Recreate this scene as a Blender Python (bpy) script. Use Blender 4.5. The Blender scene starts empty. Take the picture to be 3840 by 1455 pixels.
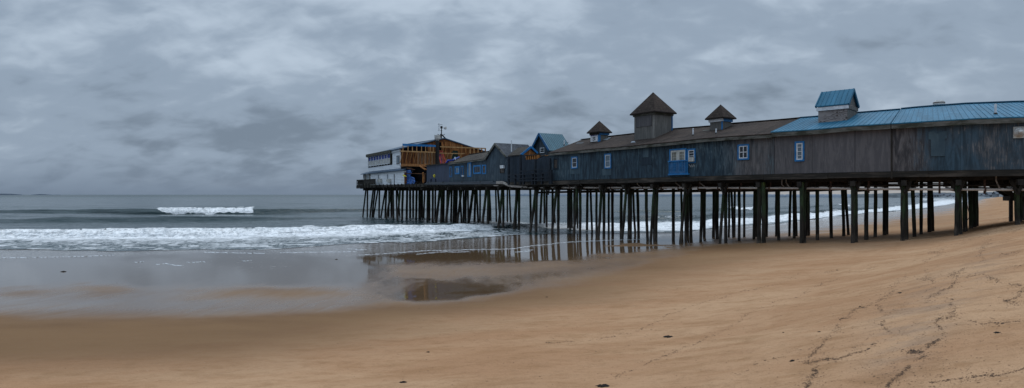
import bpy, math, random
import numpy as np
from mathutils import Vector
random.seed(7); np.random.seed(7)
SC = bpy.context.scene
COL = SC.collection
F = 2385.0; CX = 1920.0; HY = 730.0; ZC = 4.45        # reference frame: 3840 wide, level camera

# ---------------------------------------------------------------- plan geometry
def kk(t):
    s = 0.00000796
    if t < 2600: return 0.01809 + s*(t-2600)
    D = t-2600
    return 0.01809 + s*D - 0.5*(0.00000496/1300)*D*D
def C(t):
    d = 1.0/kk(t); return Vector(((t-CX)/F*d, d))
def NB(t):                                            # inward normal (away from the viewer, across the pier)
    a = C(t-2); b = C(t+2); T = (b-a).normalized()
    return Vector((-T.y, T.x)), T
def PB(t, b):
    return C(t) + NB(t)[0]*b
def prx(p): return CX + F*p[0]/p[1]
def bis(f, a, b):
    fa = f(a)
    for _ in range(50):
        m = (a+b)/2; fm = f(m)
        if (fm > 0) == (fa > 0): a = m; fa = fm
        else: b = m
    return (a+b)/2
def t_for(px, b): return bis(lambda t: prx(PB(t, b))-px, 1150, 4700)
def b_for(t, px): return bis(lambda b: prx(PB(t, b))-px, -5, 60)
def z_of(py, Y): return ZC + (HY-py)*Y/F
def lerp_poly(poly, x):
    return float(np.interp(x, [p[0] for p in poly], [p[1] for p in poly])) if poly[0][0] <= x <= poly[-1][0] else (
        poly[0][1] + (x-poly[0][0])*(poly[1][1]-poly[0][1])/(poly[1][0]-poly[0][0]) if x < poly[0][0] else
        poly[-1][1] + (x-poly[-1][0])*(poly[-1][1]-poly[-2][1])/(poly[-1][0]-poly[-2][0]))
_ts = np.linspace(1150, 4700, 1421)
_cs = np.array([C(t)[:] for t in _ts])
_sl = np.concatenate([[0], np.cumsum(np.hypot(*np.diff(_cs, axis=0).T))])
def S(t): return float(np.interp(t, _ts, _sl))
def T_of_S(s): return float(np.interp(s, _sl, _ts))
def inv(X, Y):
    i = int(np.argmin((_cs[:, 0]-X)**2 + (_cs[:, 1]-Y)**2)); t = _ts[i]
    n, T = NB(t); r = Vector((X, Y))-C(t)
    return t, r.dot(n), r.dot(T)
Z1 = lambda x, y: (1300+x/3.2533, 440+y/3.2533)
Z2 = lambda x, y: (1850+x/3.2533, 440+y/3.2533)
Z3 = lambda x, y: (2350+x/2.44, 320+y/2.44)
Z4 = lambda x, y: (2850+x/2.44, 300+y/2.44)
Z5 = lambda x, y: (3290+x/2.44, 340+y/2.44)

# ---------------------------------------------------------------- objects
def tag(o, label=None, cat=None, group=None, kind=None):
    if label: o['label'] = label
    if cat: o['category'] = cat
    if group: o['group'] = group
    if kind: o['kind'] = kind
    return o
def thing(name, label, cat, loc=(0, 0, 0), group=None):
    o = bpy.data.objects.new(name, None); COL.objects.link(o); o.location = loc
    o.empty_display_size = 0.3
    return tag(o, label, cat, group)
def origin(o):
    v = Vector((0, 0, 0))
    while o: v = v + Vector(o.location); o = o.parent
    return v
class MB:
    def __init__(s): s.v = []; s.f = []; s.uv = []; s.mi = []; s.cur = 0
    def add(s, vs, fs, uvs=None):
        b = len(s.v); s.v += [tuple(v) for v in vs]
        for k, f in enumerate(fs):
            s.f.append([b+i for i in f]); s.mi.append(s.cur)
            s.uv += (uvs[k] if uvs else [(0, 0)]*len(f))
        return s
    def poly(s, pts, uv=None): return s.add(pts, [list(range(len(pts)))], [uv] if uv else None)
    def hexa(s, p, uvscale=1):
        # p: 8 points, bottom ring 0-3, top ring 4-7
        fs = [[3, 2, 1, 0], [4, 5, 6, 7], [0, 1, 5, 4], [1, 2, 6, 5], [2, 3, 7, 6], [3, 0, 4, 7]]
        uvs = []
        P = [Vector(q) for q in p]
        for f in fs:
            a = (P[f[1]]-P[f[0]]).length; c = (P[f[2]]-P[f[1]]).length
            uvs.append([(0, 0), (a, 0), (a, c), (0, c)])
        return s.add(p, fs, uvs)
    def bar(s, p0, p1, w, h, up=(0, 0, 1)):
        p0 = Vector(p0); p1 = Vector(p1); d = (p1-p0).normalized()
        u = Vector(up)
        if abs(d.dot(u)) > 0.95: u = Vector((0.6, 0.8, 0))
        a = d.cross(u).normalized()*(w/2); b = a.cross(d).normalized()*(h/2)
        return s.hexa([p0-a-b, p0+a-b, p0+a+b, p0-a+b, p1-a-b, p1+a-b, p1+a+b, p1-a+b])
    def tube(s, p0, p1, r0, r1=None, n=10, cap=True):
        r1 = r0 if r1 is None else r1
        return s.path([p0, p1], [r0, r1], n, cap)
    def path(s, pts, rs, n=8, cap=True):
        pts = [Vector(p) for p in pts]; m = len(pts); vs = []; fs = []; uvs = []
        for i, p in enumerate(pts):
            d = (pts[min(i+1, m-1)]-pts[max(i-1, 0)]).normalized()
            u = Vector((0, 0, 1)) if abs(d.z) < 0.9 else Vector((0, 1, 0))
            a = d.cross(u).normalized(); b = d.cross(a).normalized()
            r = rs[i] if hasattr(rs, '__len__') else rs
            for k in range(n):
                th = 2*math.pi*k/n; vs.append(p + a*math.cos(th)*r + b*math.sin(th)*r)
        for i in range(m-1):
            for k in range(n):
                k2 = (k+1) % n; fs.append([i*n+k, i*n+k2, (i+1)*n+k2, (i+1)*n+k])
                uvs.append([(k/n, i), ((k+1)/n, i), ((k+1)/n, i+1), (k/n, i+1)])
        if cap:
            fs.append(list(range(n))[::-1]); uvs.append([(0, 0)]*n)
            fs.append([(m-1)*n+k for k in range(n)]); uvs.append([(0, 0)]*n)
        return s.add(vs, fs, uvs)
    def build(s, name, mat, parent=None, smooth=False):
        me = bpy.data.meshes.new(name)
        o0 = origin(parent) if parent else Vector((0, 0, 0))
        me.from_pydata([tuple(Vector(v)-o0) for v in s.v], [], s.f)
        ul = me.uv_layers.new(name='UVMap')
        ul.data.foreach_set('uv', np.array(s.uv, dtype=np.float32).ravel())
        mats = mat if isinstance(mat, (list, tuple)) else [mat]
        for m in mats: me.materials.append(m)
        if len(mats) > 1: me.polygons.foreach_set('material_index', s.mi)
        if smooth: me.polygons.foreach_set('use_smooth', [True]*len(me.polygons))
        me.update()
        o = bpy.data.objects.new(name, me); COL.objects.link(o)
        if parent: o.parent = parent
        return o
class Fr:
    """vertical plane: origin (x,y), T along, O outward"""
    def __init__(s, o, T, O): s.o = Vector(o[:2]); s.T = Vector(T).normalized(); s.O = Vector(O).normalized()
    def w(s, a, z, o=0.0):
        p = s.o + s.T*a + s.O*o; return Vector((p.x, p.y, z))
    def px(s, px, py, o=0.0):
        # a, z of the point of the plane (shifted outward by o) seen at that reference pixel
        q = s.o + s.O*o; r = (px-CX)/F
        # q + T a = (rY, Y)
        a = (r*q.y - q.x)/(s.T.x - r*s.T.y); Y = q.y + s.T.y*a
        return a, z_of(py, Y)
    def box(s, m, a0, a1, z0, z1, o0, o1):
        return m.hexa([s.w(a0, z0, o1), s.w(a1, z0, o1), s.w(a1, z0, o0), s.w(a0, z0, o0),
                       s.w(a0, z1, o1), s.w(a1, z1, o1), s.w(a1, z1, o0), s.w(a0, z1, o0)])
def front(t, b=0.0):
    n, T = NB(t); p = PB(t, b)
    return Fr(p, T, -n)

# ---------------------------------------------------------------- materials
class NT:
    def __init__(s, name):
        s.m = bpy.data.materials.new(name); s.m.use_nodes = True; s.t = s.m.node_tree; s.t.nodes.clear()
        s.out = s.n('ShaderNodeOutputMaterial'); s.p = s.n('ShaderNodeBsdfPrincipled')
        s.l(s.p.outputs[0], s.out.inputs[0])
    def n(s, ty, **k):
        x = s.t.nodes.new(ty)
        for a, b in k.items(): setattr(x, a, b)
        return x
    def l(s, a, b): s.t.links.new(a, b)
    def set(s, node, key, v):
        if hasattr(v, 'is_output') or isinstance(v, bpy.types.NodeSocket): s.l(v, node.inputs[key])
        else: node.inputs[key].default_value = v
    def math(s, op, a, b=0.0, c=None, clamp=False):
        x = s.n('ShaderNodeMath', operation=op, use_clamp=clamp)
        s.set(x, 0, a); s.set(x, 1, b)
        if c is not None: s.set(x, 2, c)
        return x.outputs[0]
    def mix(s, f, a, b, mode='MIX'):
        x = s.n('ShaderNodeMix', data_type='RGBA', blend_type=mode)
        s.set(x, 0, f); s.set(x, 6, a if not isinstance(a, tuple) else (*a[:3], 1)); s.set(x, 7, b if not isinstance(b, tuple) else (*b[:3], 1))
        return x.outputs[2]
    def fmix(s, f, a, b):
        x = s.n('ShaderNodeMix', data_type='FLOAT'); s.set(x, 0, f); s.set(x, 2, a); s.set(x, 3, b); return x.outputs[0]
    def ss(s, v, a, b):
        x = s.n('ShaderNodeMapRange', interpolation_type='SMOOTHSTEP'); s.set(x, 0, v); s.set(x, 1, a); s.set(x, 2, b); return x.outputs[0]
    def coord(s, kind, sc=(1, 1, 1), rot=0.0):
        if kind == 'pos': o = s.n('ShaderNodeNewGeometry').outputs['Position']
        elif kind == 'uv': o = s.n('ShaderNodeTexCoord').outputs['UV']
        else: o = s.n('ShaderNodeTexCoord').outputs['Object']
        mp = s.n('ShaderNodeMapping'); s.l(o, mp.inputs[0]); mp.inputs['Scale'].default_value = sc
        mp.inputs['Rotation'].default_value = (0, 0, rot); return mp.outputs[0]
    def noise(s, vec, scale=1, detail=4, rough=0.55, dist=0.0):
        x = s.n('ShaderNodeTexNoise'); s.set(x, 'Vector', vec); x.inputs['Scale'].default_value = scale
        x.inputs['Detail'].default_value = detail; x.inputs['Roughness'].default_value = rough; x.inputs['Distortion'].default_value = dist
        return x.outputs[0]
    def attr(s, name):
        return s.n('ShaderNodeAttribute', attribute_name=name).outputs['Fac']
    def bump(s, h, strength=0.3, dist=0.02):
        x = s.n('ShaderNodeBump'); s.set(x, 'Height', h); s.set(x, 'Strength', strength); x.inputs['Distance'].default_value = dist
        s.l(x.outputs[0], s.p.inputs['Normal']); return x
    def sep(s, vec):
        x = s.n('ShaderNodeSeparateXYZ'); s.l(vec, x.inputs[0]); return x.outputs
    def fin(s, col=None, rough=None, metal=None, spec=None):
        if col is not None: s.set(s.p, 'Base Color', col if not isinstance(col, tuple) else (*col[:3], 1))
        if rough is not None: s.set(s.p, 'Roughness', rough)
        if metal is not None: s.set(s.p, 'Metallic', metal)
        if spec is not None: s.set(s.p, 'Specular IOR Level', spec)
        return s.m

def simple(name, c1, c2=None, sc=(1, 1, 1), scale=3.0, rough=0.8, bump=0.2, coord='obj', lo=0.35, hi=0.65, spec=0.3, dist=0.0):
    k = NT(name); c2 = c2 or tuple(x*0.65 for x in c1)
    nz = k.noise(k.coord(coord, sc), scale, 5, 0.6, dist)
    k.bump(nz, bump, 0.02)
    return k.fin(k.mix(k.ss(nz, lo, hi), c2, c1), rough, spec=spec)
def wall_mat(name, base, dark, light=None, base2=None, s0=0, s1=1, groove=0.2, panel=1.22, streak=1.0, gr=0.22):
    k = NT(name); uv = k.coord('uv'); u, v, _ = k.sep(uv)
    st = k.noise(k.coord('uv', (3.4, 0.5, 1)), 1.0, 7, 0.68, 0.5)
    st2 = k.noise(k.coord('uv', (0.42, 0.3, 1)), 1.0, 6, 0.65, 0.5)
    st3 = k.noise(k.coord('uv', (13, 1.1, 1)), 1.0, 4, 0.6)
    col = k.mix(k.ss(st, 0.40, 0.64), dark, base)
    if base2:
        edge = k.math('ADD', u, k.math('MULTIPLY', k.math('SUBTRACT', st, 0.5), 5.0))
        f = k.ss(edge, s0, s1)
        col2 = k.mix(k.ss(st, 0.38, 0.6), tuple(x*0.5 for x in base2), base2)
        col = k.mix(f, col, col2)
    col = k.mix(k.math('MULTIPLY', k.ss(st2, 0.35, 0.7), 0.5*streak), col, tuple(x*0.45 for x in base), 'MIX')
    if light: col = k.mix(k.math('MULTIPLY', k.ss(k.math('MULTIPLY', st3, st2), 0.27, 0.40), 0.55), col, light)
    fr = k.math('FRACT', k.math('DIVIDE', u, groove)); ln = k.math('LESS_THAN', fr, 0.07)
    pr = k.math('FRACT', k.math('DIVIDE', u, panel)); ln2 = k.math('LESS_THAN', pr, 0.025)
    col = k.mix(k.math('MULTIPLY', ln, gr), col, tuple(x*0.25 for x in dark))
    col = k.mix(k.math('MULTIPLY', ln2, 0.4), col, (0.008, 0.009, 0.01))
    pid = k.n('ShaderNodeTexWhiteNoise', noise_dimensions='1D'); k.l(k.math('FLOOR', k.math('DIVIDE', u, panel)), pid.inputs['W'])
    col = k.mix(k.math('MULTIPLY', pid.outputs[0], 0.18), col, (0.012, 0.016, 0.02))
    k.bump(k.math('SUBTRACT', st, k.math('MULTIPLY', ln, 0.5)), 0.35, 0.02)
    return k.fin(col, 0.75, spec=0.25)
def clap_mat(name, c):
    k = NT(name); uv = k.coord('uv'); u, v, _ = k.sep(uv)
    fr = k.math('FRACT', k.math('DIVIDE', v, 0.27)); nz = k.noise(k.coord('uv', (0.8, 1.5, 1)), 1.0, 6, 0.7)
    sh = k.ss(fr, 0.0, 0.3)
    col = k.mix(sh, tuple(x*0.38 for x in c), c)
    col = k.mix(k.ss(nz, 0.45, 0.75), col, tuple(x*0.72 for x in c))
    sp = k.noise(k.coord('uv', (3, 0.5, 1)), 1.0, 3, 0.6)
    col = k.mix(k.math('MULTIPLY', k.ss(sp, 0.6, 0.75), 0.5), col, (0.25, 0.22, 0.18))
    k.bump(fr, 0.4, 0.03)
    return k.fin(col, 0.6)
def shingle_mat(name, c1, c2, c3):
    k = NT(name); uv = k.coord('uv'); u, v, _ = k.sep(uv)
    n1 = k.noise(k.coord('uv', (0.25, 0.6, 1)), 1.0, 5, 0.65); n2 = k.noise(k.coord('uv', (3, 9, 1)), 1.0, 3, 0.6)
    col = k.mix(k.ss(n1, 0.38, 0.62), c1, c2); col = k.mix(k.ss(n2, 0.45, 0.75), col, c3)
    n3 = k.noise(k.coord('uv', (1.6, 0.25, 1)), 1.0, 4, 0.6)
    col = k.mix(k.math('MULTIPLY', k.ss(n3, 0.5, 0.72), 0.7), col, tuple(x*0.4 for x in c1))
    row = k.math('FRACT', k.math('DIVIDE', v, 0.3)); ln = k.math('LESS_THAN', row, 0.14)
    col = k.mix(k.math('MULTIPLY', ln, 0.6), col, (0.012, 0.01, 0.009))
    br = k.n('ShaderNodeTexBrick'); k.l(k.coord('uv', (1/0.6, 1/0.6, 1)), br.inputs[0]); br.inputs['Scale'].default_value = 1
    br.inputs['Color1'].default_value = (1.0, 1.0, 1.0, 1); br.inputs['Color2'].default_value = (.55, .55, .55, 1); br.inputs['Mortar'].default_value = (.6, .6, .6, 1)
    col = k.mix(0.6, col, k.mix(1.0, col, br.outputs[0], 'MULTIPLY'))
    k.bump(k.math('ADD', row, k.math('MULTIPLY', n2, 1.5)), 0.5, 0.03)
    return k.fin(col, 0.9, spec=0.15)
def metal_mat(name, c, rough=0.55):
    k = NT(name); n1 = k.noise(k.coord('uv', (1.5, 0.3, 1)), 1.0, 5, 0.6); n2 = k.noise(k.coord('uv', (0.15, 0.5, 1)), 1, 4, 0.6)
    u, v, _ = k.sep(k.coord('uv'))
    pid = k.n('ShaderNodeTexWhiteNoise', noise_dimensions='1D'); k.l(k.math('FLOOR', k.math('DIVIDE', u, 0.96)), pid.inputs['W'])
    col = k.mix(k.ss(n1, 0.3, 0.75), tuple(x*0.6 for x in c), c)
    col = k.mix(k.math('MULTIPLY', pid.outputs[0], 0.4), col, tuple(x*0.62 for x in c))
    fr = k.math('FRACT', k.math('DIVIDE', u, 0.32)); col = k.mix(k.math('MULTIPLY', k.math('LESS_THAN', fr, 0.12), 0.3), col, tuple(x*0.5 for x in c))
    col = k.mix(k.math('MULTIPLY', k.ss(n2, 0.5, 0.75), 0.55), col, tuple(min(1, x*1.0+0.03) for x in c))
    return k.fin(col, rough, 0.0, spec=0.1)
def ply_mat(name, dark, light, sx=1.0, sy=4.0):
    k = NT(name); uv = k.coord('uv', (sx, sy, 1))
    nz = k.noise(uv, 1.0, 2, 0.5, 1.2); w = k.math('FRACT', k.math('MULTIPLY', nz, 13.0))
    ok = k.noise(k.coord('uv', (0.5, 0.6, 1)), 1, 3, 0.5)
    col = k.mix(k.math('MULTIPLY', k.ss(w, 0.45, 0.75), 1.0), light, dark); col = k.mix(k.ss(ok, 0.45, 0.65), col, light)
    return k.fin(col, 0.85, spec=0.2)
def board_mat(name, c1, c2, groove=0.32, c3=None):
    k = NT(name); uv = k.coord('uv'); u, v, _ = k.sep(uv)
    pid = k.n('ShaderNodeTexWhiteNoise', noise_dimensions='1D'); k.l(k.math('FLOOR', k.math('DIVIDE', u, groove)), pid.inputs['W'])
    nz = k.noise(k.coord('uv', (3, 0.4, 1)), 1.0, 5, 0.6)
    col = k.mix(pid.outputs[0], c1, c2); col = k.mix(k.ss(nz, 0.4, 0.7), col, tuple(x*0.45 for x in c1))
    if c3:
        st = k.noise(k.coord('uv', (0.35, 0.5, 1)), 1.0, 4, 0.6); col = k.mix(k.ss(st, 0.48, 0.6), col, c3)
    fr = k.math('FRACT', k.math('DIVIDE', u, groove)); col = k.mix(k.math('LESS_THAN', fr, 0.12), col, (0.01, 0.006, 0.004))
    k.bump(nz, 0.3, 0.02)
    return k.fin(col, 0.85, spec=0.2)
def glass_mat(name, c=(0.02, 0.025, 0.03), rough=0.08):
    k = NT(name); nz = k.noise(k.coord('obj'), 1.2, 3, 0.6)
    return k.fin(k.mix(nz, tuple(x*0.5 for x in c), c), rough, spec=0.5)

M = {}
sT = S(2725); s458 = S(3455)
M['navy'] = wall_mat('navy_weathered_siding', (0.045, 0.085, 0.115), (0.013, 0.024, 0.036), (0.15, 0.21, 0.235), (0.15, 0.138, 0.136), sT-1.0, sT+2.5)
M['navy_old'] = wall_mat('slate_siding', (0.055, 0.082, 0.104), (0.02, 0.032, 0.045), (0.12, 0.155, 0.17))
M['grey_panel'] = wall_mat('grey_plywood_panel', (0.14, 0.13, 0.132), (0.095, 0.09, 0.095), (0.18, 0.165, 0.165), groove=99, panel=2.9, streak=0.6)
M['grey_navy'] = wall_mat('grey_to_navy_siding', (0.155, 0.14, 0.138), (0.042, 0.04, 0.043), (0.25, 0.225, 0.21), (0.045, 0.085, 0.118), s458-0.8, s458+0.8)
M['slate_ply'] = wall_mat('slate_blue_plywood', (0.064, 0.079, 0.118), (0.05, 0.062, 0.095), None, groove=99, panel=2.9, streak=0.4)
M['dim_blue'] = wall_mat('dim_blue_siding', (0.022, 0.036, 0.055), (0.01, 0.017, 0.027), (0.05, 0.075, 0.1), groove=1.0)
M['patch'] = simple('wall_patch', (0.06, 0.095, 0.115), (0.038, 0.065, 0.085), (1.2, 1.2, 0.3), 2.0)
M['patch_dark'] = simple('dark_wall_patch', (0.02, 0.036, 0.052), (0.012, 0.022, 0.034), (1.2, 1.2, 0.3), 2.0)
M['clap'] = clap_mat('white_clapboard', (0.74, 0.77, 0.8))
M['white'] = simple('white_paint', (0.68, 0.70, 0.72), (0.5, 0.52, 0.54), rough=0.55)
M['cream'] = simple('cream_paint', (0.5, 0.5, 0.46), (0.38, 0.38, 0.35), rough=0.55)
M['blue'] = simple('bright_blue_paint', (0.015, 0.16, 0.39), (0.010, 0.11, 0.28), rough=0.5)
M['blue_dim'] = simple('faded_blue_paint', (0.012, 0.115, 0.27), (0.008, 0.07, 0.17), rough=0.5)
M['royal'] = simple('royal_blue_sheet', (0.006, 0.035, 0.29), (0.004, 0.022, 0.16), scale=1.5, rough=0.45)
M['tarp'] = simple('blue_tarp', (0.010, 0.095, 0.33), (0.005, 0.045, 0.17), scale=2.5, rough=0.35, bump=1.0)
M['roof_dark'] = shingle_mat('brown_asphalt_shingle', (0.032, 0.022, 0.019), (0.064, 0.044, 0.035), (0.085, 0.068, 0.05))
M['roof_grey'] = shingle_mat('grey_asphalt_shingle', (0.05, 0.055, 0.064), (0.095, 0.1, 0.11), (0.125, 0.135, 0.15))
M['roof_tan'] = shingle_mat('weathered_tan_shingle', (0.045, 0.038, 0.032), (0.09, 0.076, 0.06), (0.12, 0.105, 0.085))
M['roof_blue'] = metal_mat('blue_metal_roofing', (0.04, 0.18, 0.285))
M['roof_teal'] = metal_mat('teal_metal_roofing', (0.10, 0.2, 0.245))
M['roof_edge'] = simple('slate_blue_roof_edge', (0.034, 0.075, 0.125), (0.018, 0.036, 0.06), rough=0.5)
M['fascia'] = simple('mossy_grey_fascia', (0.13, 0.125, 0.11), (0.035, 0.036, 0.024), (0.4, 0.4, 1.5), 2.2)
M['fascia_olive'] = simple('olive_fascia', (0.085, 0.08, 0.06), (0.04, 0.038, 0.03))
M['cup_grey'] = wall_mat('grey_board_siding', (0.25, 0.237, 0.215), (0.17, 0.16, 0.146), (0.32, 0.3, 0.27), groove=0.3, panel=99, gr=0.35, streak=.5)
M['swirl'] = ply_mat('peeling_plywood', (0.03, 0.018, 0.015), (0.27, 0.235, 0.22), 0.45, 2.6)
M['ply'] = board_mat('orange_bare_boards', (0.24, 0.09, 0.028), (0.36, 0.165, 0.062), 0.32, (0.14, 0.05, 0.017))
M['ply_red'] = board_mat('red_brown_bare_boards', (0.12, 0.045, 0.022), (0.24, 0.11, 0.05), 0.4, (0.07, 0.026, 0.014))
M['ply_pale'] = board_mat('pale_brown_boards', (0.28, 0.18, 0.11), (0.37, 0.25, 0.16), 0.45)
M['lumber'] = simple('pale_lumber', (0.40, 0.235, 0.10), (0.28, 0.15, 0.06), (1, 1, 0.5), 3, rough=0.8)
M['lumber_o'] = simple('orange_lumber', (0.34, 0.14, 0.038), (0.2, 0.078, 0.02), (1, 1, 0.5), 3, rough=0.8)
M['void'] = simple('shadowed_interior', (0.010, 0.010, 0.012), (0.005, 0.005, 0.006), rough=0.95, spec=0.0)  # near-black stands in for shade inside openings; also plain dark sheathing
M['black'] = simple('black_soot_metal', (0.014, 0.013, 0.013), (0.008, 0.008, 0.008), rough=0.6)
M['darkwood'] = simple('dark_wet_timber', (0.03, 0.025, 0.019), (0.012, 0.010, 0.008), (1, 1, 1), 2.0)
M['beam'] = simple('weathered_rim_beam', (0.072, 0.058, 0.046), (0.016, 0.014, 0.011), (0.35, 0.35, 2.5), 1.4, lo=0.42, hi=0.7)
M['rail_navy'] = simple('dark_navy_rail', (0.012, 0.018, 0.027), (0.007, 0.010, 0.015))
M['pipe'] = simple('grey_plastic_pipe', (0.62, 0.58, 0.53), (0.46, 0.41, 0.37), (1, 1, 3), 0.8, rough=0.5)
M['pipe_old'] = simple('stained_pipe', (0.3, 0.27, 0.24), (0.17, 0.14, 0.12), rough=0.6)
M['pipe_dark'] = simple('dark_iron_pipe', (0.045, 0.04, 0.038), (0.02, 0.018, 0.016), rough=0.6)
M['pipe_blue'] = simple('slate_pipe', (0.042, 0.05, 0.062), (0.028, 0.034, 0.042), rough=0.5)
M['rust'] = simple('rusty_iron', (0.085, 0.042, 0.026), (0.035, 0.02, 0.014), scale=6)
M['metal'] = simple('dull_grey_metal', (0.5, 0.49, 0.46), (0.36, 0.35, 0.33), rough=0.45)
M['glass'] = glass_mat('dark_window_glass')
M['glass_lit'] = glass_mat('curtained_glass', (0.16, 0.155, 0.12), 0.15)
M['glass_sky'] = glass_mat('pale_window_glass', (0.15, 0.2, 0.24), 0.06)
M['board_win'] = simple('boarded_window', (0.10, 0.083, 0.073), (0.05, 0.042, 0.038))
M['red'] = simple('red_ladder_paint', (0.52, 0.07, 0.05), (0.35, 0.05, 0.04), rough=0.5)
M['yellow'] = simple('yellow_marking', (0.62, 0.55, 0.04), (0.5, 0.42, 0.03), rough=0.6)
M['sign_purple'] = simple('sign_lettering_purple', (0.06, 0.055, 0.19), (0.04, 0.04, 0.13), rough=0.6)
M['sign_black'] = simple('sign_lettering_black', (0.03, 0.03, 0.035), (0.02, 0.02, 0.025), rough=0.6)
M['sign_white'] = simple('sign_board_white', (0.62, 0.62, 0.62), (0.48, 0.48, 0.49), rough=0.6)
M['flash'] = simple('pale_roof_flashing', (0.20, 0.23, 0.26), (0.13, 0.15, 0.17), rough=0.4)
M['weed'] = simple('dark_seaweed', (0.022, 0.015, 0.009), (0.010, 0.007, 0.005), scale=20, rough=0.6)
M['weed_brown'] = simple('brown_seaweed_bits', (0.105, 0.055, 0.028), (0.04, 0.023, 0.014), coord='pos', scale=1.7, rough=0.8)
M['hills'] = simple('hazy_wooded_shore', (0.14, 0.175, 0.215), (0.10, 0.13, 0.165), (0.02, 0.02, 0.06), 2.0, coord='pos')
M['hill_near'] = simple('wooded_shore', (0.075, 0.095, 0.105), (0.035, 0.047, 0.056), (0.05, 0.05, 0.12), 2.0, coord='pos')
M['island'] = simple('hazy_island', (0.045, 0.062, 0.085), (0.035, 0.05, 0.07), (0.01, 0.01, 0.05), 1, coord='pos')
M['house_white'] = simple('far_house_wall', (0.55, 0.56, 0.57), (0.4, 0.41, 0.43))
M['house_grey'] = simple('far_house_grey', (0.26, 0.28, 0.3), (0.2, 0.22, 0.24))
M['house_roof'] = simple('far_house_roof', (0.13, 0.145, 0.165), (0.09, 0.1, 0.12))
def pile_mat():
    k = NT('algae_covered_pile'); pos = k.n('ShaderNodeNewGeometry').outputs['Position']; x, y, z = k.sep(pos)
    n1 = k.noise(k.coord('pos', (2.2, 2.2, 0.5)), 1.0, 5, 0.65, 0.3); n2 = k.noise(k.coord('pos', (7, 7, 1.2)), 1.0, 5, 0.7)
    base = k.mix(k.ss(n2, 0.35, 0.68), (0.007, 0.006, 0.005), (0.036, 0.029, 0.021))
    zz = k.math('ADD', z, k.math('MULTIPLY', k.math('SUBTRACT', n1, 0.5), 3.0))
    g = k.math('MULTIPLY', k.math('MULTIPLY', k.ss(zz, 2.3, 3.4), k.ss(n1, 0.36, 0.56)), 0.85)
    col = k.mix(g, base, k.mix(k.ss(n2, .35, .65), (0.012, 0.024, 0.010), (0.034, 0.062, 0.024)))
    cap = k.math('MULTIPLY', k.ss(z, 4.95, 5.35), k.ss(n1, 0.42, 0.55))
    col = k.mix(cap, col, (0.065, 0.08, 0.014))
    at = k.attr('foot')
    ft = k.math('MULTIPLY', k.ss(k.math('ADD', at, k.math('MULTIPLY', k.math('SUBTRACT', n2, 0.5), 0.5)), 0.5, 0.85), 0.75)
    col = k.mix(ft, col, k.mix(k.ss(n2, 0.4, 0.65), (0.032, 0.027, 0.022), (0.105, 0.085, 0.068)))
    k.bump(n2, 0.8, 0.05)
    return k.fin(col, 0.78, spec=0.25)
M['pile'] = pile_mat()

# ---------------------------------------------------------------- camera, light, sky
cam = bpy.data.cameras.new('camera'); co = bpy.data.objects.new('camera', cam); COL.objects.link(co); SC.camera = co
co.location = (0, 0, ZC); co.rotation_euler = (math.radians(90), 0, 0)
cam.sensor_width = 36; cam.sensor_fit = 'HORIZONTAL'; cam.lens = 36*F/3840
cam.shift_y = (HY-727.5)/3840; cam.clip_end = 120000; cam.clip_start = 0.05
SC.view_settings.view_transform = 'Standard'; SC.view_settings.look = 'None'; SC.view_settings.exposure = 0
SUN_EL, SUN_AZ = math.radians(58), math.radians(35)      # azimuth from +Y towards +X
sl = bpy.data.lights.new('sun', 'SUN'); so = bpy.data.objects.new('sun', sl); COL.objects.link(so)
sl.energy = 0.75; sl.angle = math.radians(28); sl.color = (1, 0.96, 0.9)
sd = Vector((math.sin(SUN_AZ)*math.cos(SUN_EL), math.cos(SUN_AZ)*math.cos(SUN_EL), math.sin(SUN_EL)))
so.rotation_euler = sd.to_track_quat('Z', 'Y').to_euler()
W = bpy.data.worlds.new('World'); SC.world = W; W.use_nodes = True
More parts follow.
